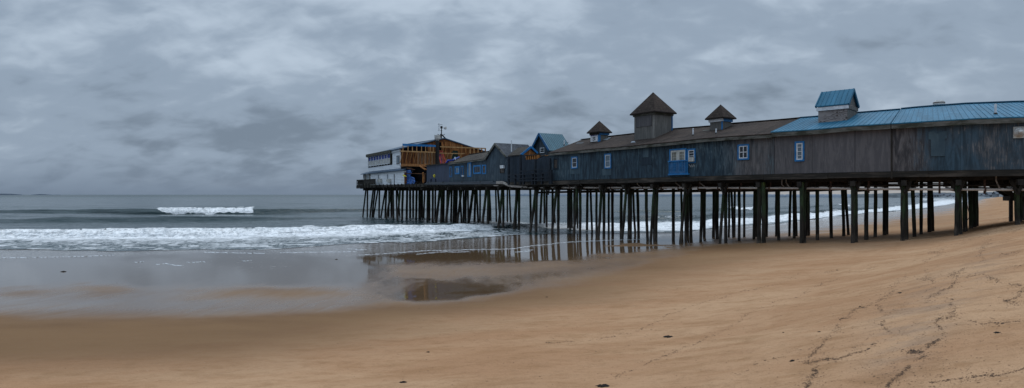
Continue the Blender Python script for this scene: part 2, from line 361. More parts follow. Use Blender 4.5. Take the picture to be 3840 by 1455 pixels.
def world():
    t = W.node_tree; t.nodes.clear()
    k = NT.__new__(NT); k.t = t
    out = k.n('ShaderNodeOutputWorld')
    sky = k.n('ShaderNodeTexSky', sky_type='NISHITA'); sky.sun_disc = False
    sky.sun_elevation = SUN_EL; sky.sun_rotation = SUN_AZ; sky.air_density = 1.5; sky.dust_density = 3
    bg1 = k.n('ShaderNodeBackground'); k.l(sky.outputs[0], bg1.inputs[0]); bg1.inputs[1].default_value = 0.05
    d = k.n('ShaderNodeTexCoord').outputs['Generated']; x, y, z = k.sep(d)
    zz = k.math('MAXIMUM', z, 0.0)
    q = k.math('ADD', zz, 0.40)
    cb = k.n('ShaderNodeCombineXYZ'); k.l(k.math('DIVIDE', x, q), cb.inputs[0]); k.l(k.math('DIVIDE', y, q), cb.inputs[1])
    v = cb.outputs[0]
    def nz(sc, loc, scale, det, ro, di):
        mp = k.n('ShaderNodeMapping'); k.l(v, mp.inputs[0]); mp.inputs['Scale'].default_value = sc; mp.inputs['Location'].default_value = loc
        mp.inputs['Rotation'].default_value = (0, 0, 0.35)
        return k.noise(mp.outputs[0], scale, det, ro, di)
    n1 = nz((0.85, 1.0, 1), (3.1, 1.7, 0.4), 1.7, 3, 0.45, 0.3)
    n2 = nz((0.85, 1.1, 1), (7.7, 4.2, 2.0), 3.6, 4, 0.5, 0.3)
    n3 = nz((1.0, 1.3, 1), (1.7, 9.2, 5.0), 9.5, 4, 0.5, 0.3)
    s = k.math('ADD', k.math('MULTIPLY', n1, 0.40), k.math('MULTIPLY', n2, 0.36)); s = k.math('ADD', s, k.math('MULTIPLY', n3, 0.26))
    s = k.math('ADD', s, -0.012)
    up = k.ss(zz, 0.0, 0.30)
    s = k.math('ADD', s, k.math('MULTIPLY', k.math('SUBTRACT', up, 0.5), 0.13))
    cr = k.n('ShaderNodeValToRGB'); k.l(s, cr.inputs[0]); e = cr.color_ramp.elements
    cr.color_ramp.interpolation = 'EASE'
    e[0].position = 0.37; e[0].color = (0.212, 0.276, 0.362, 1)
    e[1].position = 0.66; e[1].color = (0.545, 0.652, 0.78, 1)
    m = cr.color_ramp.elements.new(0.5); m.color = (0.332, 0.42, 0.535, 1)
    col = cr.outputs[0]
    # haze towards the horizon, paler and warmer on the shore side
    hz = k.math('POWER', k.math('SUBTRACT', 1.0, k.math('MINIMUM', k.math('DIVIDE', zz, 0.055), 1.0)), 1.3)
    side = k.ss(x, -0.05, 0.5)
    hc = k.mix(side, (0.205, 0.268, 0.36), (0.47, 0.46, 0.45))
    col = k.mix(k.math('MULTIPLY', hz, 0.92), col, hc)
    # a paler slot of sky just above the sea
    sb = k.noise(cb.outputs[0], 0.8, 3, 0.5)
    slot = k.math('MULTIPLY', k.math('MULTIPLY', k.ss(zz, 0.006, 0.022), k.math('SUBTRACT', 1.0, k.ss(zz, 0.026, 0.05))), k.ss(sb, 0.4, 0.65))
    col = k.mix(k.math('MULTIPLY', slot, 0.7), col, (0.43, 0.48, 0.54))
    # overcast skies are brightest overhead
    boost = k.math('ADD', 1.0, k.math('MULTIPLY', k.ss(zz, 0.32, 0.85), 2.0))
    bg2 = k.n('ShaderNodeBackground'); k.l(col, bg2.inputs[0]); k.l(k.math('MULTIPLY', boost, 0.9), bg2.inputs[1])
    ad = k.n('ShaderNodeMixShader'); ad.inputs[0].default_value = 0.93
    k.l(bg1.outputs[0], ad.inputs[1]); k.l(bg2.outputs[0], ad.inputs[2]); k.l(ad.outputs[0], out.inputs[0])
world()

# ---------------------------------------------------------------- terrain height (thin plate spline over surveyed points)
CTRL = []
def cp(px, py, z):
    d = (ZC-z)*F/(py-HY); CTRL.append(((px-CX)/F, math.log(d), z))
def cd(px, d, z): CTRL.append(((px-CX)/F, math.log(d), z))
for p in [(-900, 942, -.05), (0, 940, -.04), (700, 940, -.04), (1000, 936, -.04), (1300, 918, -.05), (1560, 908, -.05), (1960, 882, -.05),
          (-900, 1000, .04), (0, 1000, .04), (700, 1000, .04), (1300, 985, .05), (1700, 955, .04), (2000, 930, .03), (2250, 910, .04), (2300, 880, -.06), (2560, 872, -.02), (2560, 905, .08), (2700, 914, .3),
          (-900, 1180, .3), (0, 1180, .3), (700, 1180, .3), (1390, 1150, .3), (1940, 1110, .36), (2400, 1030, .45), (2700, 960, .42),
          (1500, 1060, .1), (1900, 1030, .14),
          (-900, 1300, .65), (0, 1300, .65), (700, 1300, .7), (1390, 1270, .68), (1940, 1250, .85), (2600, 1150, .95), (3100, 1050, 1.15), (3500, 960, 1.75),
          (-900, 1455, 1.05), (0, 1455, 1.1), (1000, 1455, 1.25), (1920, 1455, 1.6), (2700, 1455, 2.0), (3300, 1455, 2.45), (3840, 1455, 2.75), (4800, 1455, 2.95),
          (3840, 1200, 2.75), (3840, 1000, 2.72), (3840, 900, 2.6), (4600, 900, 3.0), (4600, 800, 3.05),
          (2849, 914, .61), (3003, 914, .8), (3197, 912, 1.0), (3385, 904, 1.27), (3588, 885, 1.73), (3814, 844, 2.5), (3184, 881, 1.1), (3662, 847, 2.1),
          (2700, 848, -.05), (2900, 884, .5), (3041, 872, .45), (3300, 836, .45), (3423, 817, .45), (3582, 793, .45), (3666, 761, .4), (3690, 742, 1.9), (3740, 741, 2.2), (3840, 768, 2.7),
          (2950, 830, -.1), (3240, 799, -.08), (3420, 786, -.08), (3581, 764, -.08)]: cp(*p)
for p in [(-900, 90, -.9), (0, 90, -.9), (700, 90, -.9), (1300, 100, -.9), (-900, 200, -2.5), (0, 200, -2.5), (1000, 200, -2.5), (1800, 110, -.8), (2300, 110, -.7), (2700, 130, -.9), (3000, 160, -.8), (3300, 300, -1.2), (3500, 420, -.8),
          (1800, 250, -2.5), (2600, 300, -2.5), (0, 1500, -4), (1500, 1500, -4), (2600, 1500, -3), (3300, 1500, -1.5), (3800, 1500, 3), (4600, 1500, 4), (4600, 300, 3.2), (3900, 300, 2.6), (0, 3, 2.2), (1920, 3, 2.6), (3840, 3, 2.85), (1920, 1.2, 2.75)]: cd(*p)
CT = np.array(CTRL)
def tpsU(r2): return 0.5*r2*np.log(r2+1e-12)
def fit():
    P = CT[:, :2].copy(); P[:, 0] *= 1.6
    n = len(P); K = tpsU(((P[:, None]-P[None])**2).sum(-1)) + np.eye(n)*0.0015
    A = np.zeros((n+3, n+3)); A[:n, :n] = K; A[:n, n] = 1; A[:n, n+1:] = P; A[n, :n] = 1; A[n+1:, :n] = P.T
    b = np.zeros(n+3); b[:n] = CT[:, 2]
    return P, np.linalg.solve(A, b)
TP, TW = fit()
def G(X, Y):
    X = np.asarray(X, float); Y = np.maximum(np.asarray(Y, float), 0.8)
    sh = X.shape; q = np.stack([(X/Y).ravel()*1.6, np.log(Y).ravel()], 1); out = np.empty(len(q)); n = len(TP)
    for i in range(0, len(q), 60000):
        c = q[i:i+60000]; out[i:i+60000] = tpsU(((c[:, None]-TP[None])**2).sum(-1))@TW[:n] + TW[n] + c@TW[n+1:]
    return np.clip(out, -6, 5).reshape(sh)
def ground_hit(px, py, floor=-0.02):
    # nearest surface point (sand, or the water plane) along the line of sight through a surveyed point
    ds = np.exp(np.linspace(math.log(3), math.log(600), 1400)); r = (px-CX)/F
    zs = np.maximum(G(ds*r, ds), floor); zr = ZC-(py-HY)*ds/F
    i = int(np.argmax(zr <= zs))
    return ds[i]*r, ds[i], float(zs[i])

# rasters of surveyed regions (nominal survey pixels), sampled at mesh vertices
RX0, RX1, RY0, RY1, RS = -1600, 5400, 732, 1600, 4
gx = np.arange(RX0, RX1, RS); gy = np.arange(RY0, RY1, RS)
GX, GY = np.meshgrid(gx, gy)
def inpoly(poly):
    r = np.zeros(GX.shape, bool); n = len(poly)
    for i in range(n):
        x0, y0 = poly[i]; x1, y1 = poly[(i+1) % n]
        if y0 == y1: continue
        c = ((y0 > GY) != (y1 > GY)) & (GX < (x1-x0)*(GY-y0)/(y1-y0)+x0)
        r ^= c
    return r
def blur(a, rx, ry):
    for ax, r in ((1, rx), (0, ry)):
        r = int(r/RS)
        if r < 1: continue
        for _ in range(2):
            pad = [(0, 0), (0, 0)]; pad[ax] = (r, r); b = np.pad(a, pad, mode='edge')
            c = np.cumsum(b, axis=ax); c = np.concatenate([np.zeros_like(np.take(c, [0], ax)), c], ax)
            w = 2*r+1; a = (np.take(c, range(w, c.shape[ax]), ax) - np.take(c, range(0, c.shape[ax]-w), ax))/w
    return a
def raster(items):
    out = np.zeros(GX.shape)
    for poly, val, rx, ry in items:
        m = blur(inpoly(poly).astype(float), rx, ry); out = out*(1-m) + val*m
    return out
def samp(a, px, py):
    fx = np.clip((px-RX0)/RS, 0, a.shape[1]-1.001); fy = np.clip((py-RY0)/RS, 0, a.shape[0]-1.001)
    i = fx.astype(int); j = fy.astype(int); u = fx-i; v = fy-j
    return a[j, i]*(1-u)*(1-v)+a[j, i+1]*u*(1-v)+a[j+1, i]*(1-u)*v+a[j+1, i+1]*u*v
def vnoise(X, Y, seed=0):
    # smooth value noise on a lattice
    rs = np.random.RandomState(seed); tab = rs.rand(256, 256)
    i = np.floor(X).astype(int); j = np.floor(Y).astype(int); u = X-i; v = Y-j
    u = u*u*(3-2*u); v = v*v*(3-2*v)
    g = lambda a, b: tab[a % 256, b % 256]
    return (g(i, j)*(1-u)*(1-v)+g(i+1, j)*u*(1-v)+g(i, j+1)*(1-u)*v+g(i+1, j+1)*u*v)
def fbm(X, Y, o=4, seed=0):
    a = 0; w = 0.5
    for k in range(o): a = a + w*vnoise(X*2**k, Y*2**k, seed+k); w *= 0.5
    return a/(1-0.5**o)
def sheet(name, us, ds, zf, mat, attrs, keep=None, kind='structure'):
    U, D = np.meshgrid(us, ds); X = U*D; Y = D; Z = zf(X, Y)
    n, m = X.shape
    co_ = np.stack([X, Y, Z], -1).reshape(-1, 3)
    idx = np.arange(n*m).reshape(n, m)
    q = np.stack([idx[:-1, :-1], idx[:-1, 1:], idx[1:, 1:], idx[1:, :-1]], -1).reshape(-1, 4)
    if keep is not None:
        kp = keep(X, Y, Z).ravel(); q = q[kp[q].all(1)]
    me = bpy.data.meshes.new(name); me.vertices.add(len(co_)); me.vertices.foreach_set('co', co_.astype(np.float32).ravel())
    me.loops.add(q.size); me.loops.foreach_set('vertex_index', q.ravel().astype(np.int32))
    me.polygons.add(len(q)); me.polygons.foreach_set('loop_start', (np.arange(len(q))*4).astype(np.int32))
    me.polygons.foreach_set('use_smooth', np.ones(len(q), bool))
    for nm, fn in attrs.items():
        a = me.attributes.new(nm, 'FLOAT', 'POINT'); a.data.foreach_set('value', fn(X, Y, Z).astype(np.float32).ravel())
    me.update(calc_edges=True); me.validate()
    me.materials.append(mat)
    o = bpy.data.objects.new(name, me); COL.objects.link(o); o['kind'] = kind
    return o
def topx(X, Y, Z): return CX+F*X/Y, HY+(ZC-Z)*F/Y

# ---- beach
WET = raster([([(-1600, 732), (5400, 732), (5400, 1600), (-1600, 1600)], 0.0, 0, 0),
              ([(-1600, 732), (-1600, 1400), (0, 1385), (900, 1345), (1400, 1265), (2000, 1170), (2450, 1060), (2700, 985), (2950, 945), (3050, 900), (3300, 845), (3582, 798), (3690, 765), (3690, 732)], 1.0, 200, 88)])
FILM = raster([([(-1600, 732), (-1600, 1180), (0, 1192), (700, 1190), (1350, 1158), (1800, 1125), (2300, 1030), (2560, 935), (2700, 912), (2830, 890), (3000, 872), (3041, 866), (3300, 832), (3582, 790), (3690, 757), (3690, 732)], 0.66, 80, 30),
               ([(-1600, 732), (-1600, 1090), (0, 1078), (700, 1070), (1345, 1085), (1390, 1010), (1420, 985), (2000, 975), (2300, 945), (2500, 918), (2640, 896), (2800, 876), (2980, 862), (3250, 828), (3560, 780), (3690, 745), (3690, 732)], 1.0, 24, 16),
               ([(250, 1082), (420, 1058), (520, 1090), (330, 1104)], 0.3, 70, 16),
               ([(0, 1080), (120, 1072), (250, 1090), (150, 1110), (0, 1105)], 0.4, 70, 14),
               ([(850, 1075), (1350, 1062), (1330, 1110), (900, 1120), (700, 1112)], 0.3, 110, 18),
               ([(1420, 1000), (2000, 985), (2300, 960), (2560, 930), (2600, 945), (2200, 1010), (1900, 1040), (1600, 1052), (1480, 1040)], 0.45, 30, 8),
               ([(2270, 915), (2420, 910), (2560, 914), (2540, 924), (2330, 923)], 0.3, 20, 3),
               ([(1500, 1090), (1600, 1068), (1750, 1062), (1900, 1085), (1860, 1100), (1700, 1125), (1540, 1130)], 0.95, 26, 10)]
              + [([(1200+a/1.6136, 848+b/1.6136), (1200+c/1.6136, 847+d/1.6136), (1200+c/1.6136, 851+d/1.6136), (1200+a/1.6136, 855+b/1.6136)], 0.8, 6, 4) for a, b, c, d in ((230,250,450,262), (510,300,720,346), (720,325,945,376), (1030,352,1185,380), (380,390,552,466), (300,330,440,352), (860,325,965,346), (1150,346,1212,359), (420,300,640,330), (330,300,420,330))])
SWASH = raster([([(-1600, 732), (-1600, 978), (0, 978), (430, 962), (900, 940), (1300, 965), (1470, 953), (1920, 934), (2060, 925), (2098, 912), (2272, 903), (2400, 898), (2560, 892), (2700, 868), (2950, 838), (3690, 732)], 1.0, 6, 4)])
STAIN = raster([([(3270, 1200), (3420, 1090), (3620, 1000), (3700, 920), (3790, 900), (3800, 960), (3690, 1060), (3640, 1130), (3560, 1230), (3480, 1330), (3360, 1400), (3240, 1390)], 0.5, 60, 50)])
def sand_mat():
    k = NT('beach_sand'); P1 = k.coord('pos')
    wet = k.attr('wet'); film = k.attr('film'); sw = k.attr('swash'); stn = k.attr('stain')
    n1 = k.noise(k.coord('pos', (0.16, 0.3, 1), 0.5), 1.0, 5, 0.6, 0.4); n2 = k.noise(k.coord('pos', (0.9, 1.6, 1), 0.5), 1.0, 5, 0.65); n3 = k.noise(P1, 55.0, 3, 0.7); n4 = k.noise(k.coord('pos', (2.0, 0.45, 1), -0.35), 1.0, 5, 0.6, 0.6)
    dry = k.mix(k.ss(n1, 0.33, 0.68), (0.375, 0.21, 0.115), (0.47, 0.29, 0.168))
    dry = k.mix(k.math('MULTIPLY', k.ss(n2, 0.45, 0.72), 0.5), dry, (0.27, 0.145, 0.07))
    dry = k.mix(k.math('MULTIPLY', k.ss(n3, 0.42, 0.7), 0.42), dry, (0.2, 0.115, 0.06))
    dry = k.mix(k.math('MULTIPLY', k.math('MULTIPLY', stn, k.ss(n2, 0.4, 0.62)), 0.65), dry, (0.24, 0.2, 0.165))
    n6 = k.noise(k.coord('pos', (2.2, 3.2, 1), 0.4), 1.0, 4, 0.6); dry = k.mix(k.math('MULTIPLY', k.ss(n6, 0.52, 0.7), 0.28), dry, (0.24, 0.125, 0.06))  # dents tinted darker too, their shade put into the colour
    n7 = k.noise(k.coord('pos', (9, 12, 1)), 1.0, 4, 0.7); dry = k.mix(k.math('MULTIPLY', k.ss(n7, 0.5, 0.72), 0.3), dry, (0.2, 0.11, 0.052))
    wc = k.mix(k.ss(n1, 0.35, 0.65), (0.145, 0.077, 0.034), (0.185, 0.103, 0.047))
    w2 = k.ss(k.math('ADD', wet, k.math('MULTIPLY', k.math('SUBTRACT', n1, 0.5), 0.5)), 0.08, 0.92)
    col = k.mix(w2, dry, wc)
    f2 = k.math('ADD', film, k.math('MULTIPLY', k.math('SUBTRACT', n4, 0.5), k.math('MULTIPLY', k.ss(film, 0.05, 0.6), 0.3)))
    f2 = k.math('MINIMUM', k.math('MAXIMUM', f2, 0.0), 1.0)
    col = k.mix(k.ss(f2, 0.3, 1.0), col, (0.115, 0.072, 0.040))
    ro = k.fmix(k.ss(f2, 0.0, 0.95), 0.7, 0.03)
    fl = k.math('ADD', k.ss(f2, 0.1, 0.7), 0.0)
    spec = k.fmix(k.math('MAXIMUM', fl, k.math('MULTIPLY', w2, 0.16)), 0.0, 0.58)
    # fine grain on sand, gentle ripples where water is still running
    rip = k.noise(k.coord('pos', (1.1, 5.0, 1)), 1.0, 4, 0.6, 0.5)
    h = k.math('MULTIPLY', k.math('MULTIPLY', n3, 0.25), k.math('SUBTRACT', 1.0, k.ss(f2, 0.2, 0.6)))
    h = k.math('ADD', h, k.math('MULTIPLY', k.math('MULTIPLY', k.ss(n6, 0.45, 0.7), -1.5), k.math('SUBTRACT', 1.0, w2)))
    h = k.math('ADD', h, k.math('MULTIPLY', k.math('MULTIPLY', n2, 1.6), k.math('SUBTRACT', 1.0, k.ss(film, 0.05, 0.5))))
    h = k.math('ADD', h, k.math('MULTIPLY', k.math('MULTIPLY', rip, sw), 0.55))
    h = k.math('ADD', h, k.math('MULTIPLY', k.math('MULTIPLY', n4, 0.10), fl))
    # specks of foam riding on the swash
    sp = k.noise(k.coord('pos', (2.5, 5.5, 1)), 1.0, 5, 0.7); sp2 = k.noise(k.coord('pos', (0.25, 0.5, 1)), 1.0, 2, 0.5)
    fo = k.math('MULTIPLY', k.ss(k.math('ADD', sp, k.math('MULTIPLY', k.math('SUBTRACT', sp2, 0.5), 0.45)), 0.66, 0.74), k.math('MULTIPLY', k.ss(k.attr('speck'), 0.2, 0.8), 0.75))
    col = k.mix(fo, col, (0.62, 0.64, 0.66)); ro = k.fmix(fo, ro, 0.8)
    k.bump(h, 0.55, 0.035)
    k.p.inputs['IOR'].default_value = 1.38
    return k.fin(col, ro, spec=spec)
SPECK = raster([([(-1600, 930), (-1600, 985), (0, 985), (500, 965), (1350, 960), (1480, 950), (2000, 925), (2280, 900), (2000, 890), (1300, 925)], 0.8, 30, 6), ([(450, 960), (1150, 955), (1150, 1015), (450, 1015)], 0.75, 80, 14)])
us = np.linspace(-1.6, 1.6, 860); dg = np.exp(np.linspace(math.log(1.3), math.log(2500), 640))
def zg(X, Y):
    z = G(X, Y); px, py = topx(X, Y, z)
    dry = 1-np.clip(samp(WET, px, py), 0, 1)
    return z + dry*((fbm(X*0.35+9, Y*0.5, 4, 3)-0.5)*0.16 + (fbm(X*2.1, Y*2.6, 3, 8)-0.5)*0.035)*np.clip(Y/4, 0, 1)
def A(r, wx=0.0, wy=0.0, fx=0.5, fy=0.5):
    def g(X, Y, Z):
        px, py = topx(X, Y, Z)
        if wx:
            px = px+(fbm(X*fx, Y*fy, 4, 61)-.5)*2*wx; py = py+(fbm(X*fx+40, Y*fy, 4, 67)-.5)*2*wy
        return samp(r, px, py)
    return g
beach = sheet('beach', us, dg, zg, sand_mat(), {'wet': A(WET, 120, 30, .12, .2), 'film': A(FILM, 60, 17, .45, .35), 'swash': A(SWASH), 'stain': A(STAIN), 'speck': A(SPECK)},
              keep=lambda X, Y, Z: (Z > -5.8))

# ---- sea
EDGE = [(-1600, 940), (0, 938), (400, 939), (700, 938), (1000, 935), (1300, 916), (1540, 908), (1700, 897), (1960, 880), (2100, 873), (2240, 870), (2330, 872), (2560, 868), (2700, 850), (2890, 838), (2965, 830), (3040, 818), (3160, 804), (3240, 799), (3340, 792), (3470, 782), (3581, 764), (3660, 757), (3690, 746), (3750, 738), (5400, 731.5)]
ex, ey = zip(*EDGE)
WAVES = [([(-900, 800, .4), (0, 799, .7), (250, 799, 1.0), (560, 803, 1.4), (760, 803, 1.25), (950, 802, 1.35), (1150, 798, 1.0), (1360, 793, .6), (1700, 788, .3), (2500, 785, .2), (3600, 770, 0)], 1.9, 14),
         ([(-900, 836, .25), (60, 833, .4), (250, 831, .72), (700, 830, .85), (1000, 829, .6), (1150, 827, .35), (1500, 820, 0)], 1.9, 11),
         ([(-900, 893, .62), (0, 889, .62), (700, 886, .62), (1100, 877, .72), (1300, 870, .7), (1600, 862, .62), (1850, 858, .45), (2000, 854, .35), (2300, 848, .12), (2600, 845, 0)], 2.0, 7),
         ([(-900, 778, .3), (0, 777, .35), (1300, 774, .3), (2300, 772, .35), (3300, 764, .2)], 7, 24),
         ([(2180, 826, 0), (2350, 826, .75), (2450, 824, .9), (2560, 822, .85), (2700, 813, .5), (2900, 804, .4), (3080, 798, .7), (3160, 792, .7), (3300, 782, .4), (3500, 765, 0)], 2.4, 9),
         ([(2200, 797, 0), (2380, 795, .55), (2600, 794, .5), (2740, 790, .8), (2840, 788, .7), (3000, 780, .3), (3140, 774, .7), (3200, 771, .5), (3420, 758, .4)], 3.0, 12)]
def edge_y(px, X, Y):
    e = np.interp(px, ex, ey)
    return e + (fbm(X*0.25+3, Y*0.0+1, 4, 51)-0.5)*13*np.clip((e-760)/120, 0, 1)
def zs(X, Y):
    px = CX+F*X/Y; z = np.zeros_like(X)
    for pts, wf, wb in WAVES:
        a = np.array(pts); yb = np.interp(px, a[:, 0], a[:, 1]); h = np.interp(px, a[:, 0], a[:, 2], left=a[0, 2], right=0)
        wob = (fbm(X*0.06+wb, Y*0+wb, 3, 5)-0.5); h = h*(1+0.4*wob)
        Yc = ZC*F/(yb-HY) + wob*wf*1.6 + wf
        s = Y-Yc
        t = np.where(s < 0, np.clip(1+s/wf, 0, 1), np.clip(1-s/wb, 0, 1)); t = np.where(s < 0, t*t*(3-2*t), t*t)
        z = np.maximum(z, h*t)
    far = np.clip((Y-60)/60, 0, 1)*np.clip(1-Y/1500, 0, 1)
    z = z + far*((fbm(X*0.03, Y*0.11, 3, 11)-0.5)*0.8) + np.clip(1-Y/500, 0, 1)*(fbm(X*0.35, Y*0.9, 3, 21)-0.5)*0.2
    py = HY+(ZC-z)*F/Y
    fm = np.clip(samp(FOAM, px, py), 0, 1)
    z = z + np.where(fm > .7, (fm-.7)*3.3, 0)*((fbm(X*1.3, Y*1.3, 4, 31)-0.5)*0.7 + (fbm(X*4, Y*4, 2, 35)-.5)*.4) + np.clip(fm, 0, .7)*(fbm(X*1.2, Y*2.4, 3, 41)-0.5)*0.10
    ed = np.clip((edge_y(px, X, Y)-py)/16, 0, 1); g = G(X, Y); z = np.where(ed < 1, (g+.012)+(z-g-.012)*ed, z); near = np.clip((3-np.abs(g))/3, 0, 1)
    return np.where(Y < 900, np.maximum(z, g+0.012), z)
FOAM = raster([([(-1600, 880), (0, 878), (700, 876), (1300, 866), (1850, 855), (2000, 852), (2000, 872), (1960, 890), (1700, 905), (1540, 915), (1300, 924), (1000, 945), (-1600, 950)], 0.59, 8, 4),
               ([(-1600, 880), (0, 878), (700, 876), (1300, 866), (1600, 858), (1700, 880), (1540, 890), (1300, 896), (1000, 905), (0, 906), (-1600, 906)], 0.62, 20, 10),
               ([(-1600, 856), (0, 857), (400, 856), (700, 856), (900, 853), (1100, 849), (1300, 844), (1500, 841), (1700, 840), (1850, 840), (1850, 858), (1500, 868), (1300, 874), (1000, 882), (700, 890), (0, 893), (-1600, 893)], 1.0, 10, 4),
               ([(582, 776), (700, 779), (850, 780), (950, 775), (945, 796), (880, 798), (780, 801), (680, 803), (610, 797)], 1.0, 5, 3),
               ([(1990, 838), (2330, 828), (2560, 826), (2800, 824), (3000, 800), (3240, 788), (3581, 748), (3690, 744), (3690, 752), (3581, 766), (3420, 787), (3240, 801), (3100, 817), (2950, 834), (2700, 852), (2560, 872), (2330, 872), (2050, 860)], 0.76, 14, 6),
               ([(2650, 820), (2850, 812), (3000, 800), (3240, 788), (3420, 768), (3560, 750), (3590, 748), (3560, 764), (3420, 782), (3240, 796), (3000, 815), (2850, 826), (2650, 832)], 0.95, 12, 4),
               ([(2400, 806), (2520, 802), (2620, 800), (2620, 822), (2470, 826), (2420, 822)], 0.55, 16, 4),
               ([(2740, 774), (2800, 778), (2830, 772), (2832, 786), (2740, 788)], 0.95, 6, 3),
               ([(3100, 780), (3150, 784), (3180, 778), (3180, 800), (3110, 800)], 0.7, 8, 4),
               ([(3140, 763), (3190, 766), (3192, 773), (3150, 771)], 1.0, 4, 2),
               ([(3420, 742), (3600, 740), (3600, 750), (3450, 756)], 0.62, 12, 3),
               ([(1740, 826), (1850, 820), (2000, 828), (2150, 832), (2150, 852), (1900, 858), (1740, 850)], 0.62, 24, 6)])
def sea_mat():
    k = NT('sea_water'); fo = k.attr('foam'); dist = k.attr('dist')
    a = k.noise(k.coord('pos', (0.7, 1.5, 1)), 1.0, 6, 0.62, 0.4); b = k.noise(k.coord('pos', (0.10, 0.2, 1)), 1.0, 5, 0.6, 0.4); c = k.noise(k.coord('pos', (0.015, 0.05, 1)), 1.0, 4, 0.6)
    h = k.math('ADD', k.math('MULTIPLY', a, 0.22), k.math('MULTIPLY', b, 1.0)); h = k.math('ADD', h, k.math('MULTIPLY', c, 3.0))
    n = k.noise(k.coord('pos', (0.6, 0.55, 1.6)), 1.0, 6, 0.62, 0.7); n2 = k.noise(k.coord('pos', (0.13, 0.12, 1)), 1.0, 4, 0.6, 0.3); nf = k.noise(k.coord('pos', (3.2, 1.6, 5)), 1.0, 4, 0.7)
    lace = k.math('ABSOLUTE', k.math('SUBTRACT', n, 0.5))
    lace = k.math('SUBTRACT', 0.5, k.math('MULTIPLY', lace, 3.2))
    v = k.math('ADD', k.math('MULTIPLY', n, 0.45), k.math('MULTIPLY', n2, 0.25)); v = k.math('ADD', v, k.math('MULTIPLY', lace, 0.25))
    v = k.math('ADD', v, k.math('MULTIPLY', nf, 0.30))
    m = k.ss(k.math('SUBTRACT', k.math('MULTIPLY', fo, 1.1), v), 0.0, 0.15)
    m = k.math('MULTIPLY', m, k.ss(fo, 0.03, 0.25))
    water = k.mix(k.ss(c, 0.35, 0.7), (0.010, 0.027, 0.029), (0.017, 0.040, 0.041))
    fc = k.mix(k.ss(k.math('ADD', k.math('MULTIPLY', nf, .6), k.math('MULTIPLY', n, .4)), 0.38, 0.6), (0.42, 0.435, 0.44), (0.87, 0.87, 0.86))
    fc = k.mix(k.ss(fo, 0.45, 0.9), k.mix(0.35, fc, (0.36, 0.36, 0.36)), fc)
    col = k.mix(m, water, fc)
    k.bump(k.math('ADD', h, k.math('MULTIPLY', k.math('MULTIPLY', nf, m), 0.15)), 0.7, 0.9)
    k.p.inputs['IOR'].default_value = 1.333
    return k.fin(col, k.fmix(m, k.fmix(dist, 0.12, 0.3), 0.85), spec=k.fmix(m, 0.42, 0.1))
dsea = np.concatenate([np.exp(np.linspace(math.log(38), math.log(230), 640)), np.exp(np.linspace(math.log(232), math.log(1500), 120)), np.exp(np.linspace(math.log(1600), math.log(60000), 40))])
us2 = np.linspace(-1.6, 1.6, 1000)
def ekeep(X, Y, Z):
    px, py = topx(X, Y, np.zeros_like(Z)); e = edge_y(px, X, Y)
    return (HY+(ZC-np.maximum(Z, 0))*F/Y < e+0.5)
sea = sheet('sea', us2, dsea, zs, sea_mat(), {'foam': A(FOAM, 14, 5, .5, .5), 'dist': lambda X, Y, Z: np.clip((Y-150)/1500, 0, 1)}, keep=ekeep)

# ---- foam lines left by the swash, lying on the wet sand
def foam_lines():
    m = MB(); rnd = random.Random(3)
    LN = [[(0, 968), (150, 966), (300, 963), (430, 958)], [(760, 947), (900, 950), (1000, 951)], [(1050, 948), (1180, 947), (1340, 944)], [(1300, 940), (1340, 935), (1360, 940)], [(1300, 933), (1350, 938), (1375, 937)],
          [(1340, 958), (1400, 955), (1474, 950), (1600, 941), (1740, 938), (1921, 934), (2000, 922), (2060, 917), (2098, 911), (2180, 906), (2272, 902), (2328, 900), (2420, 898)],
          [(1560, 955), (1640, 947), (1700, 944)], [(1690, 947), (1760, 944)], [(1960, 940), (2000, 938)], [(1930, 946), (1990, 943)],
          [(2700, 852), (2790, 846)], [(2880, 839), (2950, 832), (3000, 824)], [(2790, 862), (2900, 846), (2990, 838)], [(3330, 809), (3390, 803)], [(500, 985), (540, 983)], [(585, 993), (620, 990), (670, 998), (690, 996)], [(700, 985), (770, 984)], [(900, 980), (945, 978)]]
    for L in LN:
        xs = [p[0] for p in L]; N = max(6, int((xs[-1]-xs[0])/5)); prev = None
        for i in range(N+1):
            x = xs[0]+(xs[-1]-xs[0])*i/N; y = float(np.interp(x, xs, [p[1] for p in L])) + rnd.uniform(-.8, .8)
            X, Y, z = ground_hit(x, y); w = rnd.uniform(0.01, 0.11)*min(1, (i+.5)/3, (N+.5-i)/3)
            if rnd.random() < 0.2: w *= .1
            e = Vector((X, Y, z)); q = ((e.x, e.y-w, float(G(e.x, e.y-w))+.012), (e.x, e.y+w, float(G(e.x, e.y+w))+.03))
            if prev: m.poly([prev[0], q[0], q[1], prev[1]])
            prev = q
    k = NT('swash_foam'); nz = k.noise(k.coord('pos'), 6, 4, 0.6); k.fin(k.mix(nz, (0.3, 0.31, 0.32), (0.66, 0.68, 0.7)), 0.8)
    o = m.build('foam', k.m); tag(o, 'thin white foam lines left on the wet sand by the last wave', 'foam', kind='stuff')
foam_lines()

